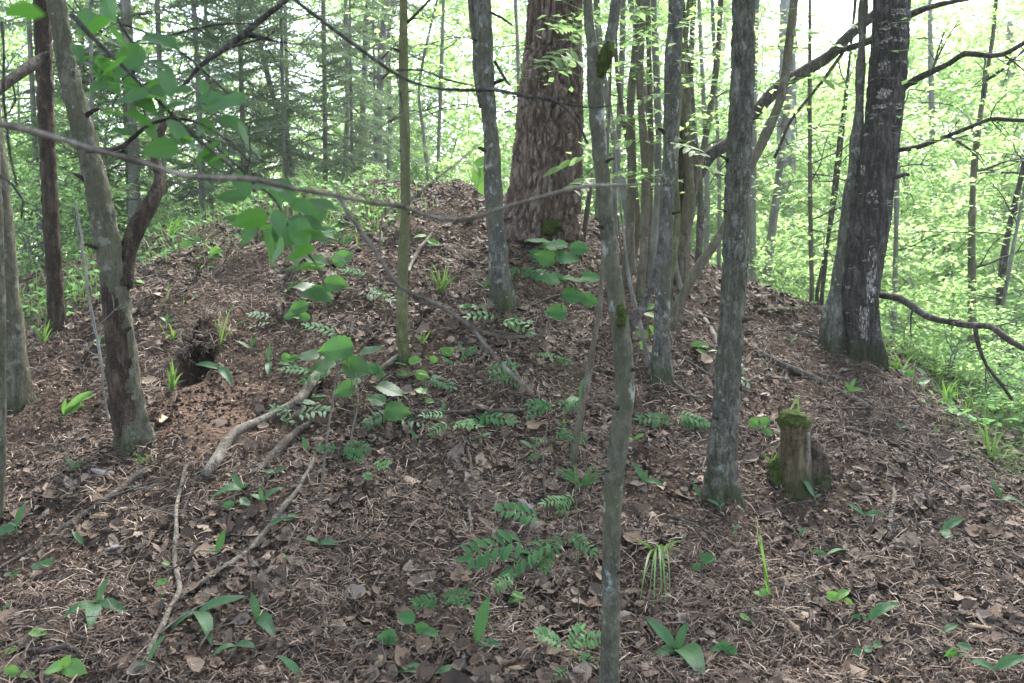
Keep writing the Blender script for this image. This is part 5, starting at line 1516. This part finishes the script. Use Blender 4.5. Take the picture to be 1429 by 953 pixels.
SH = [('thin bare upright shoot left of the small wavy-stick rowan', [(447, 702, 4), (452, 650, 3.5), (458, 600, 3), (466, 548, 2.5), (474, 500, 2)]), ('bare double-kinked shoot beside the hazel seedling', [(488, 640, 3.5), (492, 600, 3), (500, 560, 2.5), (496, 520, 2)]),
      ('thin bare shoot behind the crooked trunk leaning right', [(846, 660, 3), (868, 590, 3), (884, 530, 2.5), (893, 480, 2)]), ('hairline shoot in front of the central mound litter', [(760, 690, 2.5), (758, 640, 2.2), (764, 590, 2)]), ('bare shoot standing between lily and stump on the right slope', [(1212, 640, 2.5), (1214, 600, 2.2), (1222, 560, 2)]), ('dead upright shoot near the crest left of slim sapling', [(532, 372, 3), (530, 330, 2.6), (536, 290, 2)]), ('dead shoot rising by the short broken clump stem', [(860, 392, 3), (866, 350, 2.6), (862, 300, 2)])]
for i, (lab, pts) in enumerate(SH):
    make_tree('bare_shoot', lab, 'shoot', pts, 'stick', H=0.3, sides=6, step=0.04, group='bare shoots on the mound')

def rowan(label, base, fronds, mat='rowan', name='rowan_seedling', group='rowan seedlings on the mound', seed=0, pairs=6, stem_r=0.0022, topo=None, g=None, cat='shrub', loc_root=None):
    """pinnate leaves; fronds are (px foot, py foot, px tip, py tip)"""
    if g is None: g = ground(*base)
    root = thing(name, label, cat, g, group) if loc_root is None else loc_root
    r = np.random.default_rng(seed)
    sm = Mesh()
    feet = [at(f[0], f[1], min(g[1], ground(f[0], f[1])[1] - 0.03)) for f in fronds]
    if loc_root is None:
        tp = feet[int(np.argmax([q[2] for q in feet]))] if topo is None else at(topo[0], topo[1], g[1])
        P, W = resample([g - np.array([0, 0, .02]), (g + tp) / 2 + r.normal(size=3) * 0.01, tp], [stem_r * 1.3, stem_r, stem_r * .6], 0.03)
        tube(sm, P - g, W, 6, 0.03)
    pairs = int(r.integers(5, 8)); fat = r.uniform(0.27, 0.4)
    for q, f in zip(feet, fronds):
        T = tip_point(f[2], f[3], np.array([q[0], q[1] - 0.04, q[2]]))
        L = np.linalg.norm(T - q)
        if loc_root is None:
            j = P[int(np.argmin(np.linalg.norm(P - q, axis=1)))]
            tube(sm, np.array([j, (j + q) / 2, q]) - g, [stem_r * .5, stem_r * .45, stem_r * .4], 5, 0.03)
        mb = Mesh()
        C = (q + T) / 2 + np.array([0, 0, L * 0.12])
        u = np.linspace(0, 1, 9)[:, None]
        ax = (1 - u) ** 2 * q + 2 * u * (1 - u) * C + u ** 2 * T
        tube(mb, ax - g, np.linspace(0.0012, 0.0005, 9), 4, 0.04)
        n_ = norm(np.array([0, -0.45, 0.9]) + r.normal(size=3) * 0.18)
        d = norm(T - q); s_ = norm(np.cross(d, n_))
        for i in range(pairs):
            t = 0.22 + 0.74 * i / (pairs - 1)
            p = (1 - t) ** 2 * q + 2 * t * (1 - t) * C + t ** 2 * T
            ll = L * 0.36 * (1 - 0.45 * abs(t - 0.5)) * r.uniform(0.85, 1.1)
            for sg in (-1, 1):
                dd = norm(s_ * sg + d * 0.45 + r.normal(size=3) * 0.1)
                blade(mb, p - g, p + dd * ll * .5 + n_ * ll * 0.08 - g, p + dd * ll - n_ * ll * 0.10 - g, ll * fat * r.uniform(.85, 1.15), 'leaflet', segs=6, across=2, fold=0.22, nrm=n_ + r.normal(size=3) * 0.2, tooth=0.05)
        blade(mb, T - d * L * .05 - g, T + d * L * .1 - g, T + d * L * 0.24 - g, L * 0.12, 'leaflet', segs=6, across=2, fold=0.2, nrm=n_)
        mb.obj('leaf', M[mat], root)
    if loc_root is None: sm.obj('stem', M['green'], root)
    return root
rowan('dark rowan seedling with long fronds left of the crooked trunk', (808, 886), [(745, 755, 656, 778), (762, 728, 700, 712), (765, 760, 762, 795), (780, 752, 712, 795), (790, 745, 826, 770), (785, 742, 758, 788)], seed=1, topo=(802, 650))
rowan('pale ferny rowan at the foot of the crooked trunk', (798, 930), [(790, 905, 752, 884), (800, 898, 838, 892), (795, 935, 770, 948), (806, 912, 828, 928), (792, 915, 812, 878)], 'cover', seed=2)
rowan('small rowan seedling left of the thin wavy stick', (519, 736), [(520, 668, 510, 668), (522, 655, 542, 648), (520, 660, 508, 664), (522, 650, 530, 643)], 'cover', seed=3, pairs=5)
rowan('rowan frond right of the slim sapling foot', (624, 540), [(640, 505, 662, 487), (635, 512, 618, 500), (650, 498, 640, 482)], seed=4)
rowan('dark comb-like rowan frond at the centre of the mound', (700, 556), [(676, 530, 712, 522), (690, 524, 724, 536), (672, 520, 716, 512)], seed=5)
rowan('thin rowan frond right of the comb-like one', (770, 540), [(745, 495, 775, 497), (772, 500, 796, 507)], seed=6)
rowan('rowan seedling under the dark level stick at centre', (690, 598), [(660, 583, 715, 588), (700, 582, 660, 590)], seed=7)
rowan('large soft rowan beside the foot of the thin leaning sapling', (776, 640), [(758, 632, 740, 640), (770, 610, 800, 608), (768, 618, 745, 612), (790, 622, 818, 612), (780, 612, 786, 590)], seed=8)
rowan('flat rowan frond left of the slim sapling', (555, 440), [(505, 410, 545, 418), (550, 420, 520, 404)], 'hazel', seed=9)
rowan('rowan frond over the lily spread below the hazel', (470, 540), [(440, 520, 396, 516), (470, 515, 425, 530), (476, 470, 430, 455)], seed=10)
rowan('rowan sprig by the sedge tuft left of the crooked trunk', (806, 716), [(800, 698, 760, 702), (802, 690, 780, 712)], 'cover', seed=11)
herb('maple-like sapling with light leaf layers in front of the clump', (789, 602), [(771, 345, 44, 175, .1), (748, 338, 36, 185, .1), (792, 362, 40, 10, .05), (768, 391, 40, 185), (802, 393, 44, 10), (826, 388, 30, 10), (802, 414, 36, 15), (824, 420, 26, 20), (775, 436, 32, 185), (760, 360, 34, 200, .1), (810, 348, 30, 5, .1)], 'rowan', 'maple_sapling', 'shrub', seed=30, stem_r=0.003, tooth=0.16, wf=0.8, topo=(776, 340), segs=12)

MORE = [('rowan sprig on the slope midway between burrow and slim sapling', 392, 470, -1, 5), ('rowan sprig right below the slim sapling foot', 586, 556, 1, 6), ('rowan sprig lying over the upper end of the dark level stick', 560, 600, -1, 5),
        ('little rowan on the bare-looking slope under the two-stemmed trunk', 690, 470, 1, 5), ('little rowan between leaning sapling and the central lily', 770, 590, 1, 6), ('little rowan just above the wavy thin stick', 632, 610, -1, 5),
        ('rowan sprig right of the crooked trunk below the clump', 935, 600, 1, 6), ('rowan sprig between furrowed trunk and stump top', 1056, 545, -1, 5), ('low rowan sprig left of the hazel seedling', 420, 600, -1, 6),
        ('low rowan sprig right of the shorter log', 470, 650, 1, 5), ('low rowan sprig by the elbow stick', 725, 830, -1, 6), ('fresh rowan sprig near the tall bottom lily', 610, 860, 1, 5), ('upper-slope rowan sprig under the slim sapling twig', 520, 400, -1, 5), ('upper-slope rowan sprig below the pine at its left', 720, 400, 1, 5)]
for i, (lab, px, py, sg, n) in enumerate(MORE):
    q_ = random.Random(90 + i)
    rowan(lab, (px, py), [(px + sg * q_.uniform(2, 12), py - q_.uniform(10, 30), px + sg * q_.uniform(28, 52) * (1 if k < 2 else -0.8), py - q_.uniform(5, 32)) for k in range(q_.randint(2, 4))], q_.choice(['rowan', 'rowan', 'lily', 'cover']), seed=90 + i, pairs=n)

# leaf layers hanging in front of the clump and round the mound: parts of the trees they grow on
def spray_on(treeinfo, fronds, mat, seed, Y, pairs=6):
    rt, b, _ = treeinfo
    r = np.random.default_rng(seed)
    for f in fronds:
        mb = Mesh()
        q = at(f[0], f[1], Y + r.uniform(-.15, .15)); T = at(f[2], f[3], Y + r.uniform(-.25, .25))
        L = np.linalg.norm(T - q); d = norm(T - q)
        n_ = norm(np.array([0, -0.25, 0.97]) + r.normal(size=3) * 0.2)
        s_ = norm(np.cross(d, n_))
        tube(mb, np.array([q, (q + T) / 2 + np.array([0, 0, L * .06]), T]) - b, [0.002, 0.0015, 0.0008], 4, 0.05)
        for i in range(pairs):
            t = 0.2 + 0.8 * i / (pairs - 1)
            p = q * (1 - t) + T * t + np.array([0, 0, L * 0.25 * t * (1 - t)])
            ll = L * 0.33 * (1 - 0.4 * abs(t - .5)) * r.uniform(.8, 1.15)
            for sg in (-1, 1):
                dd = norm(s_ * sg + d * .5 + r.normal(size=3) * .12)
                blade(mb, p - b, p + dd * ll * .5 - b, p + dd * ll - np.array([0, 0, ll * .2]) - b, ll * .4, 'leaflet', segs=5, across=2, fold=.2, nrm=n_ + r.normal(size=3) * .25)
        mb.obj('leaf_spray', M[mat], rt)
spray_on(clump_roots[2], [(830, 215, 770, 240), (840, 250, 800, 265), (820, 90, 770, 85), (815, 60, 785, 55), (805, 68, 760, 92), (806, 40, 775, 42)], 'bgleaf', 1, clump_roots[2][2] - .3)
spray_on(clump_roots[3], [(880, 160, 840, 175), (890, 195, 850, 210), (905, 150, 940, 165), (905, 120, 950, 112), (885, 240, 835, 255), (890, 100, 860, 88)], 'bgleaf', 2, clump_roots[3][2] - .3)
spray_on(clump_roots[0], [(935, 130, 895, 140), (940, 90, 985, 78), (935, 200, 975, 215), (930, 60, 890, 45), (944, 40, 980, 30), (938, 20, 905, 10)], 'bgleaf', 3, clump_roots[0][2] - .3)
spray_on((t9, b9, Y9), [(1040, 60, 1075, 70), (1042, 30, 1080, 25), (1030, 50, 1000, 45), (1040, 100, 1070, 112), (1035, 20, 1005, 12), (1038, 45, 1062, 50)], 'bgleaf', 4, Y9 + .3)
spray_on((ta, ba, Ya), [(1150, 60, 1190, 75), (1170, 30, 1205, 42), (1130, 50, 1095, 58), (1180, 70, 1215, 92), (1140, 110, 1180, 125), (1120, 45, 1090, 35), (1160, 55, 1120, 42)], 'bgleaf', 5, Ya - .2)
spray_on(clump_roots[6], [(960, 160, 995, 175), (955, 250, 920, 262), (965, 230, 1000, 240), (955, 120, 990, 112)], 'bgleaf', 6, clump_roots[6][2] - .3)

def leaf_layer(treeinfo, pts, seed, Y, n=16, size=(0.045, 0.09), spread=0.16):
    rt, b, _ = treeinfo
    r = np.random.default_rng(seed)
    for (px, py) in pts:
        c = at(px, py, Y + r.uniform(-.5, .5)) - b
        pos = c + r.normal(size=(n, 3)) * np.array([spread, spread, 0.035])
        mb = Mesh()
        X, Yv, Z = frames(n, np.tile([0, 0, 1.0], (n, 1)), 0.35, r)
        scatter(mb, LEAF_T, LEAF_F, pos, X, Yv, Z, r.uniform(*size, n))
        for p in pos[::2]:
            tube(mb, np.array([c + np.array([0, 0, .02]), p]), [0.0022, 0.001], 4, 0.1)
        mb.obj('foliage', M['bgleaf'], rt, False)
leaf_layer((t10, b10, Y10), [(1300, 70), (1340, 50), (1380, 30), (1410, 95), (1330, 120), (1370, 110), (1290, 160), (1320, 215), (1360, 200), (1400, 190), (1420, 140), (1385, 250), (1300, 30), (1420, 20), (1345, 150)], 1, Y10 - .2)
leaf_layer((ta, ba, Ya), [(1060, 30), (1090, 70), (1120, 20), (1150, 110), (1180, 30), (1140, 60), (1100, 150), (1170, 140)], 2, Ya)
leaf_layer((t6, b6, Y6), [(640, 30), (620, 70), (715, 60), (720, 110), (645, 110)], 3, Y6 + 1.5, 14)
leaf_layer((t5, b5, Y5), [(590, 40), (610, 20), (540, 60), (600, 110), (530, 20)], 4, Y5 + 2.0, 14)
leaf_layer(clump_roots[3], [(845, 60), (880, 30), (915, 20), (940, 110), (905, 60), (870, 170), (930, 200), (960, 180), (895, 250), (950, 30), (980, 80), (1000, 160), (850, 110), (925, 270)], 6, clump_roots[3][2], 18)
leaf_layer((t8, b8, Y8), [(800, 40), (880, 60), (790, 100), (900, 20), (815, 20)], 7, Y8 + 2.5, 14)
leaf_layer((t9, b9, Y9), [(1070, 20), (1090, 60), (1000, 20), (990, 70), (1075, 120), (1065, 170)], 8, Y9 + 2.0, 14)
# stubs and knots left by shed branches
def stubs(treeinfo, pts, mat, seed):
    rt, b, Y = treeinfo
    r = np.random.default_rng(seed)
    for (px, py, dx, ln, w_) in pts:
        p = at(px, py, Y)
        k = pxm(px, py, Y)
        d = norm(np.array([dx, -r.uniform(0.2, 1.0), r.uniform(0.1, 0.6)]))
        mb = Mesh()
        P = np.array([p - d * 0.01, p + d * ln * k * 0.35, p + d * ln * k * 0.7 + np.array([0, 0, .004]), p + d * ln * k])
        tube(mb, P - b, np.array([w_ * 0.95, w_ * 0.6, w_ * 0.45, w_ * 0.25]) * k * 0.5, 9, 0.006, lump_disp(w_ * k * 0.15, seed))
        mb.obj('branch_stub', M[mat], rt)
stubs((t1, b1, Y1), [(165, 470, 1, 34, 14), (135, 260, -1, 40, 12), (112, 165, 1, 38, 10), (150, 350, -.8, 36, 11)], 'dead', 1)
stubs((t5, b5, Y5), [(561, 445, -1, 16, 6), (565, 300, 1, 18, 6), (565, 215, -1, 16, 5), (563, 130, 1, 18, 5), (563, 75, -1, 15, 5)], 'dead', 2)
stubs((t6, b6, Y6), [(690, 310, 1, 24, 9), (686, 215, -1, 24, 8), (680, 120, 1, 26, 8), (675, 60, -1, 22, 7)], 'dead', 3)
stubs((t8, b8, Y8), [(853, 800, 1, 24, 9), (870, 570, -1, 24, 11), (868, 520, 1, 26, 11), (848, 320, -1, 22, 8), (838, 230, 1, 24, 8), (858, 660, -1, 22, 9)], 'dead', 4)
stubs((t9, b9, Y9), [(1012, 590, -1, 30, 10), (1020, 450, 1, 32, 11), (1027, 300, -1, 30, 10), (1034, 170, 1, 30, 9), (1031, 235, -1, 34, 7)], 'dead', 5)
stubs((t10, b10, Y10), [(1222, 255, 1, 44, 12), (1236, 130, 1, 42, 10), (1210, 340, -1, 40, 12)], 'dark', 6)
stubs(clump_roots[0], [(924, 440, -1, 22, 9), (930, 300, 1, 22, 8), (935, 190, -1, 22, 8)], 'dead', 7)
leaf_layer(clump_roots[2], [(830, 30), (900, 40), (870, 110), (890, 180), (920, 90), (850, 200), (960, 60), (990, 120)], 5, clump_roots[2][2], 16)

# ------------------------------------------------------------------ grass tufts
def tuft(label, base, blades, mat='grass', seed=0, wpx=4.0, name='grass_tuft'):
    g = ground(*base)
    root = thing(name, label, 'grass', g, 'grass tufts on the mound')
    r = np.random.default_rng(seed)
    k = pxm(base[0], base[1], g[1])
    for i, (tx, ty, up) in enumerate(blades):
        B = g + np.array([r.normal() * 0.012, r.normal() * 0.012, -0.01])
        T = tip_point(tx, ty, B, r.uniform(-0.08, 0.04))
        L = np.linalg.norm(T - B)
        C = (B + T) / 2 + np.array([0, 0, L * up])
        mb = Mesh()
        blade(mb, B - g, C - g, T - g, wpx * k, 'grass', segs=14, across=2, fold=0.35, nrm=norm(np.array([0, -0.8, 0.6]) + r.normal(size=3) * .4))
        mb.obj('blade', M[mat], root)
def rtips(base, n, hx, hy, seed, dr=0.2):
    r = np.random.default_rng(seed)
    return [(base[0] + r.uniform(-1, 1) * hx, base[1] - r.uniform(0.25, 1) * hy, r.uniform(0.1, 0.5)) for _ in range(n)]
tuft('drooping grass tuft right of the crooked trunk at the bottom', (918, 770), [(930, 862, .5), (924, 850, .5), (912, 856, .45), (892, 848, .4), (898, 820, .4), (936, 845, .5), (880, 752, .2), (958, 754, .25), (944, 762, .3), (905, 838, .5), (928, 830, .5), (890, 758, .2), (950, 770, .3)], seed=1)
tuft('single yellowing grass blade left of the upright stump lilies', (1075, 832), [(1052, 718, .05), (1060, 740, .05)], 'fresh', 2, 4.5)
tuft('pale grass tuft high on the mound between sapling and two-stemmed trunk', (615, 408), rtips((615, 408), 18, 26, 48, 3), seed=3, wpx=2.6)
tuft('long grass blades above the right rim of the burrow', (304, 490), [(307, 432, .1), (312, 446, .1), (298, 455, .2), (350, 446, .35), (326, 425, .3), (300, 440, .1)], seed=4, wpx=3.5)
tuft('hanging grass inside the burrow mouth', (242, 545), [(232, 512, .3), (238, 503, .2), (250, 508, .3), (256, 520, .3), (240, 498, .2), (246, 514, .2), (260, 532, .3), (236, 524, .2)], 'grass', 5, 3.2)
tuft('small grass tuft above the burrow', (240, 475), rtips((240, 472), 8, 22, 22, 6), seed=6, wpx=2.6)
tuft('sedge tuft arching at the foot of the thin leaning sapling', (812, 684), [(768, 656, .3), (778, 650, .25), (788, 648, .2), (800, 645, .2), (826, 650, .25), (848, 655, .3), (850, 664, .3), (838, 640, .25), (842, 672, .3), (784, 668, .3)], 'lily', 7, 5)
tuft('tall grass tuft at the right photo edge on the mound foot', (1384, 640), [(1372, 575, .15), (1380, 570, .1), (1392, 588, .2), (1404, 600, .3), (1365, 600, .3), (1398, 640, .5), (1376, 642, .5), (1410, 622, .4), (1360, 585, .25), (1390, 650, .4)], seed=8, wpx=3.2)
tuft('few grass blades sprouting from the mossy stump', (1108, 668), [(1100, 600, .1)], seed=9)
tuft('grass tuft in front of the moss stump at its left', (1075, 650), rtips((1075, 650), 7, 14, 22, 10), seed=10, wpx=2)
tuft('dark fine grass tuft at the left below the fern-like herb', (105, 655), rtips((105, 655), 22, 18, 20, 11), 'spruce', 11, 2.2)
tuft('grass tuft at the foot of the leaning trunk', (200, 648), rtips((200, 648), 12, 18, 18, 12), seed=12, wpx=2.4)
tuft('light grass tuft behind the dead trunk foot', (60, 480), rtips((60, 480), 12, 22, 36, 13), seed=13, wpx=2.8)
tuft('grass fringe on the left shoulder below the spruces', (238, 330), rtips((238, 330), 14, 30, 34, 14), 'fresh', 14, 2.2)
tuft('grass fringe right of the shoulder fringe near the spruce pole', (330, 312), rtips((330, 312), 14, 32, 30, 15), 'fresh', 15, 2.2)
tuft('lone grass fringe under the spruce pole', (440, 330), rtips((440, 330), 10, 24, 26, 16), seed=16, wpx=2.0)
tuft('sparse grass tuft at the right of the birch foot', (1255, 520), rtips((1255, 520), 14, 26, 30, 17), 'fresh', 17, 2.6)
tuft('loose grass tuft on the slope edge right of the birch', (1320, 560), rtips((1320, 560), 14, 28, 34, 18), 'fresh', 18, 2.6)
tuft('grass tuft beside the slim sapling foot', (590, 480), rtips((590, 480), 8, 16, 20, 19), seed=19, wpx=2.0)
# grass on the stump itself
gs2 = np.array([gs[0], gs[1], gs[2] + hh * 1.0])
root = thing('grass_tuft', 'two grass blades curling out of the stump moss cap', 'grass', gs2, 'grass tufts on the mound')
for i, (tx, ty, up) in enumerate(((1120, 552, .6), (1126, 566, .5), (1112, 548, .2))):
    T = at(tx, ty, gs[1]); B = gs2 + np.array([-0.05 + 0.035 * i, 0, 0])
    mb = Mesh(); blade(mb, B - gs2, (B + T) / 2 + np.array([0, 0, .07 * up]) - gs2, T - gs2, 0.011, 'grass', segs=12, across=2, nrm=(0, -.8, .6))
    mb.obj('blade', M['grass'], root)

# ------------------------------------------------------------------ branches hanging into the view
def hanging(name, label, cat, pts, Y, mat='stick', dY=None, kink=0.006, seed=1, sub=(), group=None, tw=0, sides=10, twl=0.2):
    P, W = px_path(pts, Y, dY)
    P, W = wander(P, W, kink, 0.05, seed)
    b = P[0].copy()
    root = thing(name, label, cat, b, group)
    mb = Mesh(); tube(mb, P - b, W, sides, 0.02, lump_disp(float(W.max()) * 0.25, seed))
    mb.obj('stem', M[mat], root)
    for q in sub:
        P2, W2 = px_path(q[0], q[1], q[2] if len(q) > 2 else None)
        P2, W2 = wander(P2, W2, kink * .7, 0.05, seed + 3)
        m2 = Mesh(); tube(m2, P2 - b, W2, 8, 0.02, lump_disp(float(W2.max()) * 0.2, seed + 1))
        m2.obj('twig', M[mat], root)
    rng = np.random.default_rng(seed)
    for i in range(tw):
        k = int(rng.integers(2, len(P) - 1))
        d = norm(P[k] - P[k - 1]); s_ = norm(np.cross(d, rng.normal(size=3)))
        m2 = Mesh(); twig(m2, P[k] - b, norm(d * .7 + s_), twl * rng.uniform(.5, 1.2), W[k] * .5, 1, rng)
        m2.obj('twig', M[mat], root)
    return root, b
hanging('bare_branch', 'long bare grey branch sagging across the whole left half near the camera', 'branch',
    [(-160, 120, 10), (0, 174, 9.5), (60, 188, 9), (130, 206, 8.5), (190, 222, 8.5), (260, 243, 8), (300, 245, 7.5), (355, 247, 7.5), (410, 261, 7), (470, 274, 7), (520, 285, 6.5), (560, 288, 6.5), (600, 303, 6), (650, 307, 6), (700, 290, 5.5), (760, 272, 5), (820, 260, 4.5), (890, 257, 4)],
    1.45, 'stick', [-.2, -.15, -.12, -.1, -.08, -.05, -.03, 0, .03, .06, .1, .13, .17, .2, .25, .3, .35, .4], 0.004, 3,
    sub=[([(474, 276, 6), (490, 305, 6), (520, 345, 5.5), (556, 400, 5), (600, 420, 5), (655, 455, 5), (690, 500, 4.5), (742, 552, 4)], 1.42),
         ([(563, 289, 3.5), (590, 265, 3.5), (640, 225, 3), (664, 204, 3), (700, 182, 2.5), (726, 170, 2)], 1.55),
         ([(655, 455, 3.5), (700, 470, 3), (760, 466, 3), (810, 452, 2)], 1.4)])
hanging('bare_branch', 'thin dark bare branch passing in front of slim sapling and pine', 'branch',
    [(400, -10, 5), (430, 14, 5), (470, 43, 5), (510, 72, 5), (553, 101, 5), (580, 113, 5), (615, 122, 5), (650, 126, 4.5), (690, 127, 4.5), (733, 137, 4), (775, 142, 4), (805, 165, 3.5), (822, 200, 3)],
    2.3, 'dark', None, 0.006, 5, sub=[([(553, 98, 3), (590, 98, 3), (620, 110, 2.5), (660, 118, 2)], 2.3), ([(775, 142, 2.5), (830, 150, 2.5), (880, 140, 2), (930, 120, 2)], 2.35)], tw=4, twl=0.25)
hanging('bare_branch', 'dark diagonal branch rising to the right over the spruces', 'branch',
    [(250, 124, 6), (262, 112, 7), (281, 90, 8), (312, 68, 8.5), (340, 50, 8.5), (374, 22, 8), (398, 0, 8), (430, -40, 8)], 2.4, 'dark', None, 0.006, 6, sub=[([(345, 46, 5), (362, 50, 4), (380, 56, 3)], 2.4)], tw=3, twl=0.2)
hanging('bare_branch', 'wiry dark twig tangle arching through the upper left leaves', 'branch',
    [(140, -10, 4), (165, 30, 4), (185, 60, 4), (200, 76, 4), (192, 96, 3.5), (172, 110, 3)], 2.1, 'dark', None, 0.006, 7, sub=[([(172, 34, 3.5), (200, 44, 3), (222, 53, 3), (262, 42, 3), (312, 33, 3), (370, 34, 2)], 2.1), ([(222, 53, 3), (260, 78, 3), (292, 108, 2.5), (325, 138, 2)], 2.1)], tw=4, twl=0.15)
hanging('bare_branch', 'black looping twig hanging at the left photo edge', 'branch',
    [(2, 30, 5), (5, 70, 4.5), (4, 130, 4.5), (8, 170, 4.5), (16, 215, 4.5), (25, 258, 4)], 1.9, 'dark', None, 0.004, 8, sub=[([(16, 110, 3.5), (22, 140, 3.5), (14, 156, 3), (6, 160, 3)], 1.9), ([(0, 245, 4), (18, 258, 4), (33, 280, 3.5), (30, 305, 3)], 1.9)])
hanging('bare_branch', 'pale wand leaning left in front of the leaning trunk', 'branch',
    [(152, 590, 3), (140, 500, 3.5), (126, 420, 3.5), (113, 330, 3), (106, 280, 2.5)], Y1 - 0.25, 'far', None, 0.01, 9, tw=2)

# the leafy hazel twig at the upper left, a hand's reach from the camera
YL = 1.95
tw_main = [(100, 20, 7), (122, 45, 7), (145, 69, 6.5), (170, 92, 6), (194, 114, 6), (229, 149, 5.5), (263, 184, 5), (296, 212, 5), (329, 239, 4.5), (381, 277, 4), (400, 312, 3.5), (418, 340, 3), (440, 368, 2.5), (452, 398, 2)]
root, bL = hanging('hazel_branch', 'leafy hazel branch with large drooping leaves at upper left', 'branch', tw_main, YL, 'dark', None, 0.004, 10,
    sub=[([(170, 212, 3), (182, 194, 3.5), (200, 178, 3.5), (235, 164, 3.5), (258, 165, 3), (277, 170, 3), (310, 190, 2.5), (346, 222, 2)], YL), ([(263, 184, 3), (290, 196, 3), (320, 222, 2.5), (340, 240, 2)], YL + .05), ([(340, 246, 2.5), (350, 215, 2.5), (346, 185, 2), (352, 150, 2)], YL - .05)])
LV = [(30, 20, 60, 185, -1.0), (118, 92, 58, 30, 0), (150, 96, 40, 60, .1), (172, 122, 46, 10, 0), (158, 162, 52, 185, 0), (186, 136, 44, 170, -.05), (198, 168, 40, 30, 0), (229, 96, 40, 30, .05), (250, 128, 36, 180, .1), (284, 124, 26, 70, 0), (212, 100, 30, 40, .1), (196, 140, 62, 180, -.05),
      (312, 148, 66, 180, -.05), (300, 140, 50, 5, .05), (350, 196, 58, 60, 0), (253, 196, 34, 10, .1), (168, 186, 40, 190, 0), (222, 208, 48, 170, 0), (298, 226, 44, 40, 0), (155, 14, 50, 60, .1), (120, 32, 40, 100, .15), (166, 55, 44, 45, .1), (312, 110, 34, 10, .1), (330, 176, 46, 20, .05), (275, 158, 48, 175, 0),
      (346, 308, 52, 170, -.05), (368, 263, 50, 195, 0), (322, 276, 40, 185, .05), (426, 290, 46, 20, 0), (348, 328, 40, 120, .05), (400, 330, 46, 70, 0), (452, 288, 46, 10, .05), (385, 352, 44, 110, 0), (418, 358, 46, 100, 0), (464, 362, 48, 5, 0), (443, 330, 36, 20, .1), (325, 306, 30, 200, .1), (410, 398, 42, 140, 0), (443, 415, 50, 10, 0), (380, 320, 40, 190, .05), (340, 260, 40, 60, 0), (208, 184, 36, 50, .1), (232, 140, 38, 20, .1), (140, 120, 44, 150, .1)]
r = np.random.default_rng(4)
for q in range(44):
    j = r.integers(1, 12); f = r.uniform()
    x_ = tw_main[j][0] * (1 - f) + tw_main[j + 1][0] * f; y_ = tw_main[j][1] * (1 - f) + tw_main[j + 1][1] * f
    LV.append((x_ + r.normal() * 26, y_ + r.normal() * 16, r.uniform(34, 60), r.uniform(-20, 200), r.uniform(-.12, .15)))
for i, (px, py, L, a, dy) in enumerate(LV):
    Yv = YL + dy + r.uniform(-.06, .06)
    c = at(px, py, Yv); L = L * pxm(px, py, Yv) * 1.08; a = R(a)
    d = norm(np.array([math.cos(a), r.uniform(-.5, .3), -math.sin(a) * 0.8 - 0.15]))
    n_ = norm(np.array([0, -0.35, 0.9]) + r.normal(size=3) * 0.45)
    B = c - d * L * .5; T = c + d * L * .5
    mb = Mesh()
    blade(mb, B - bL, c + n_ * L * .1 - bL, T - bL, L * r.uniform(.42, .6), 'ovate', segs=22, across=6, fold=.14, nrm=n_, tooth=.045, wave=.04, seed=i)
    mb.obj('leaf', M['hazel'], root)
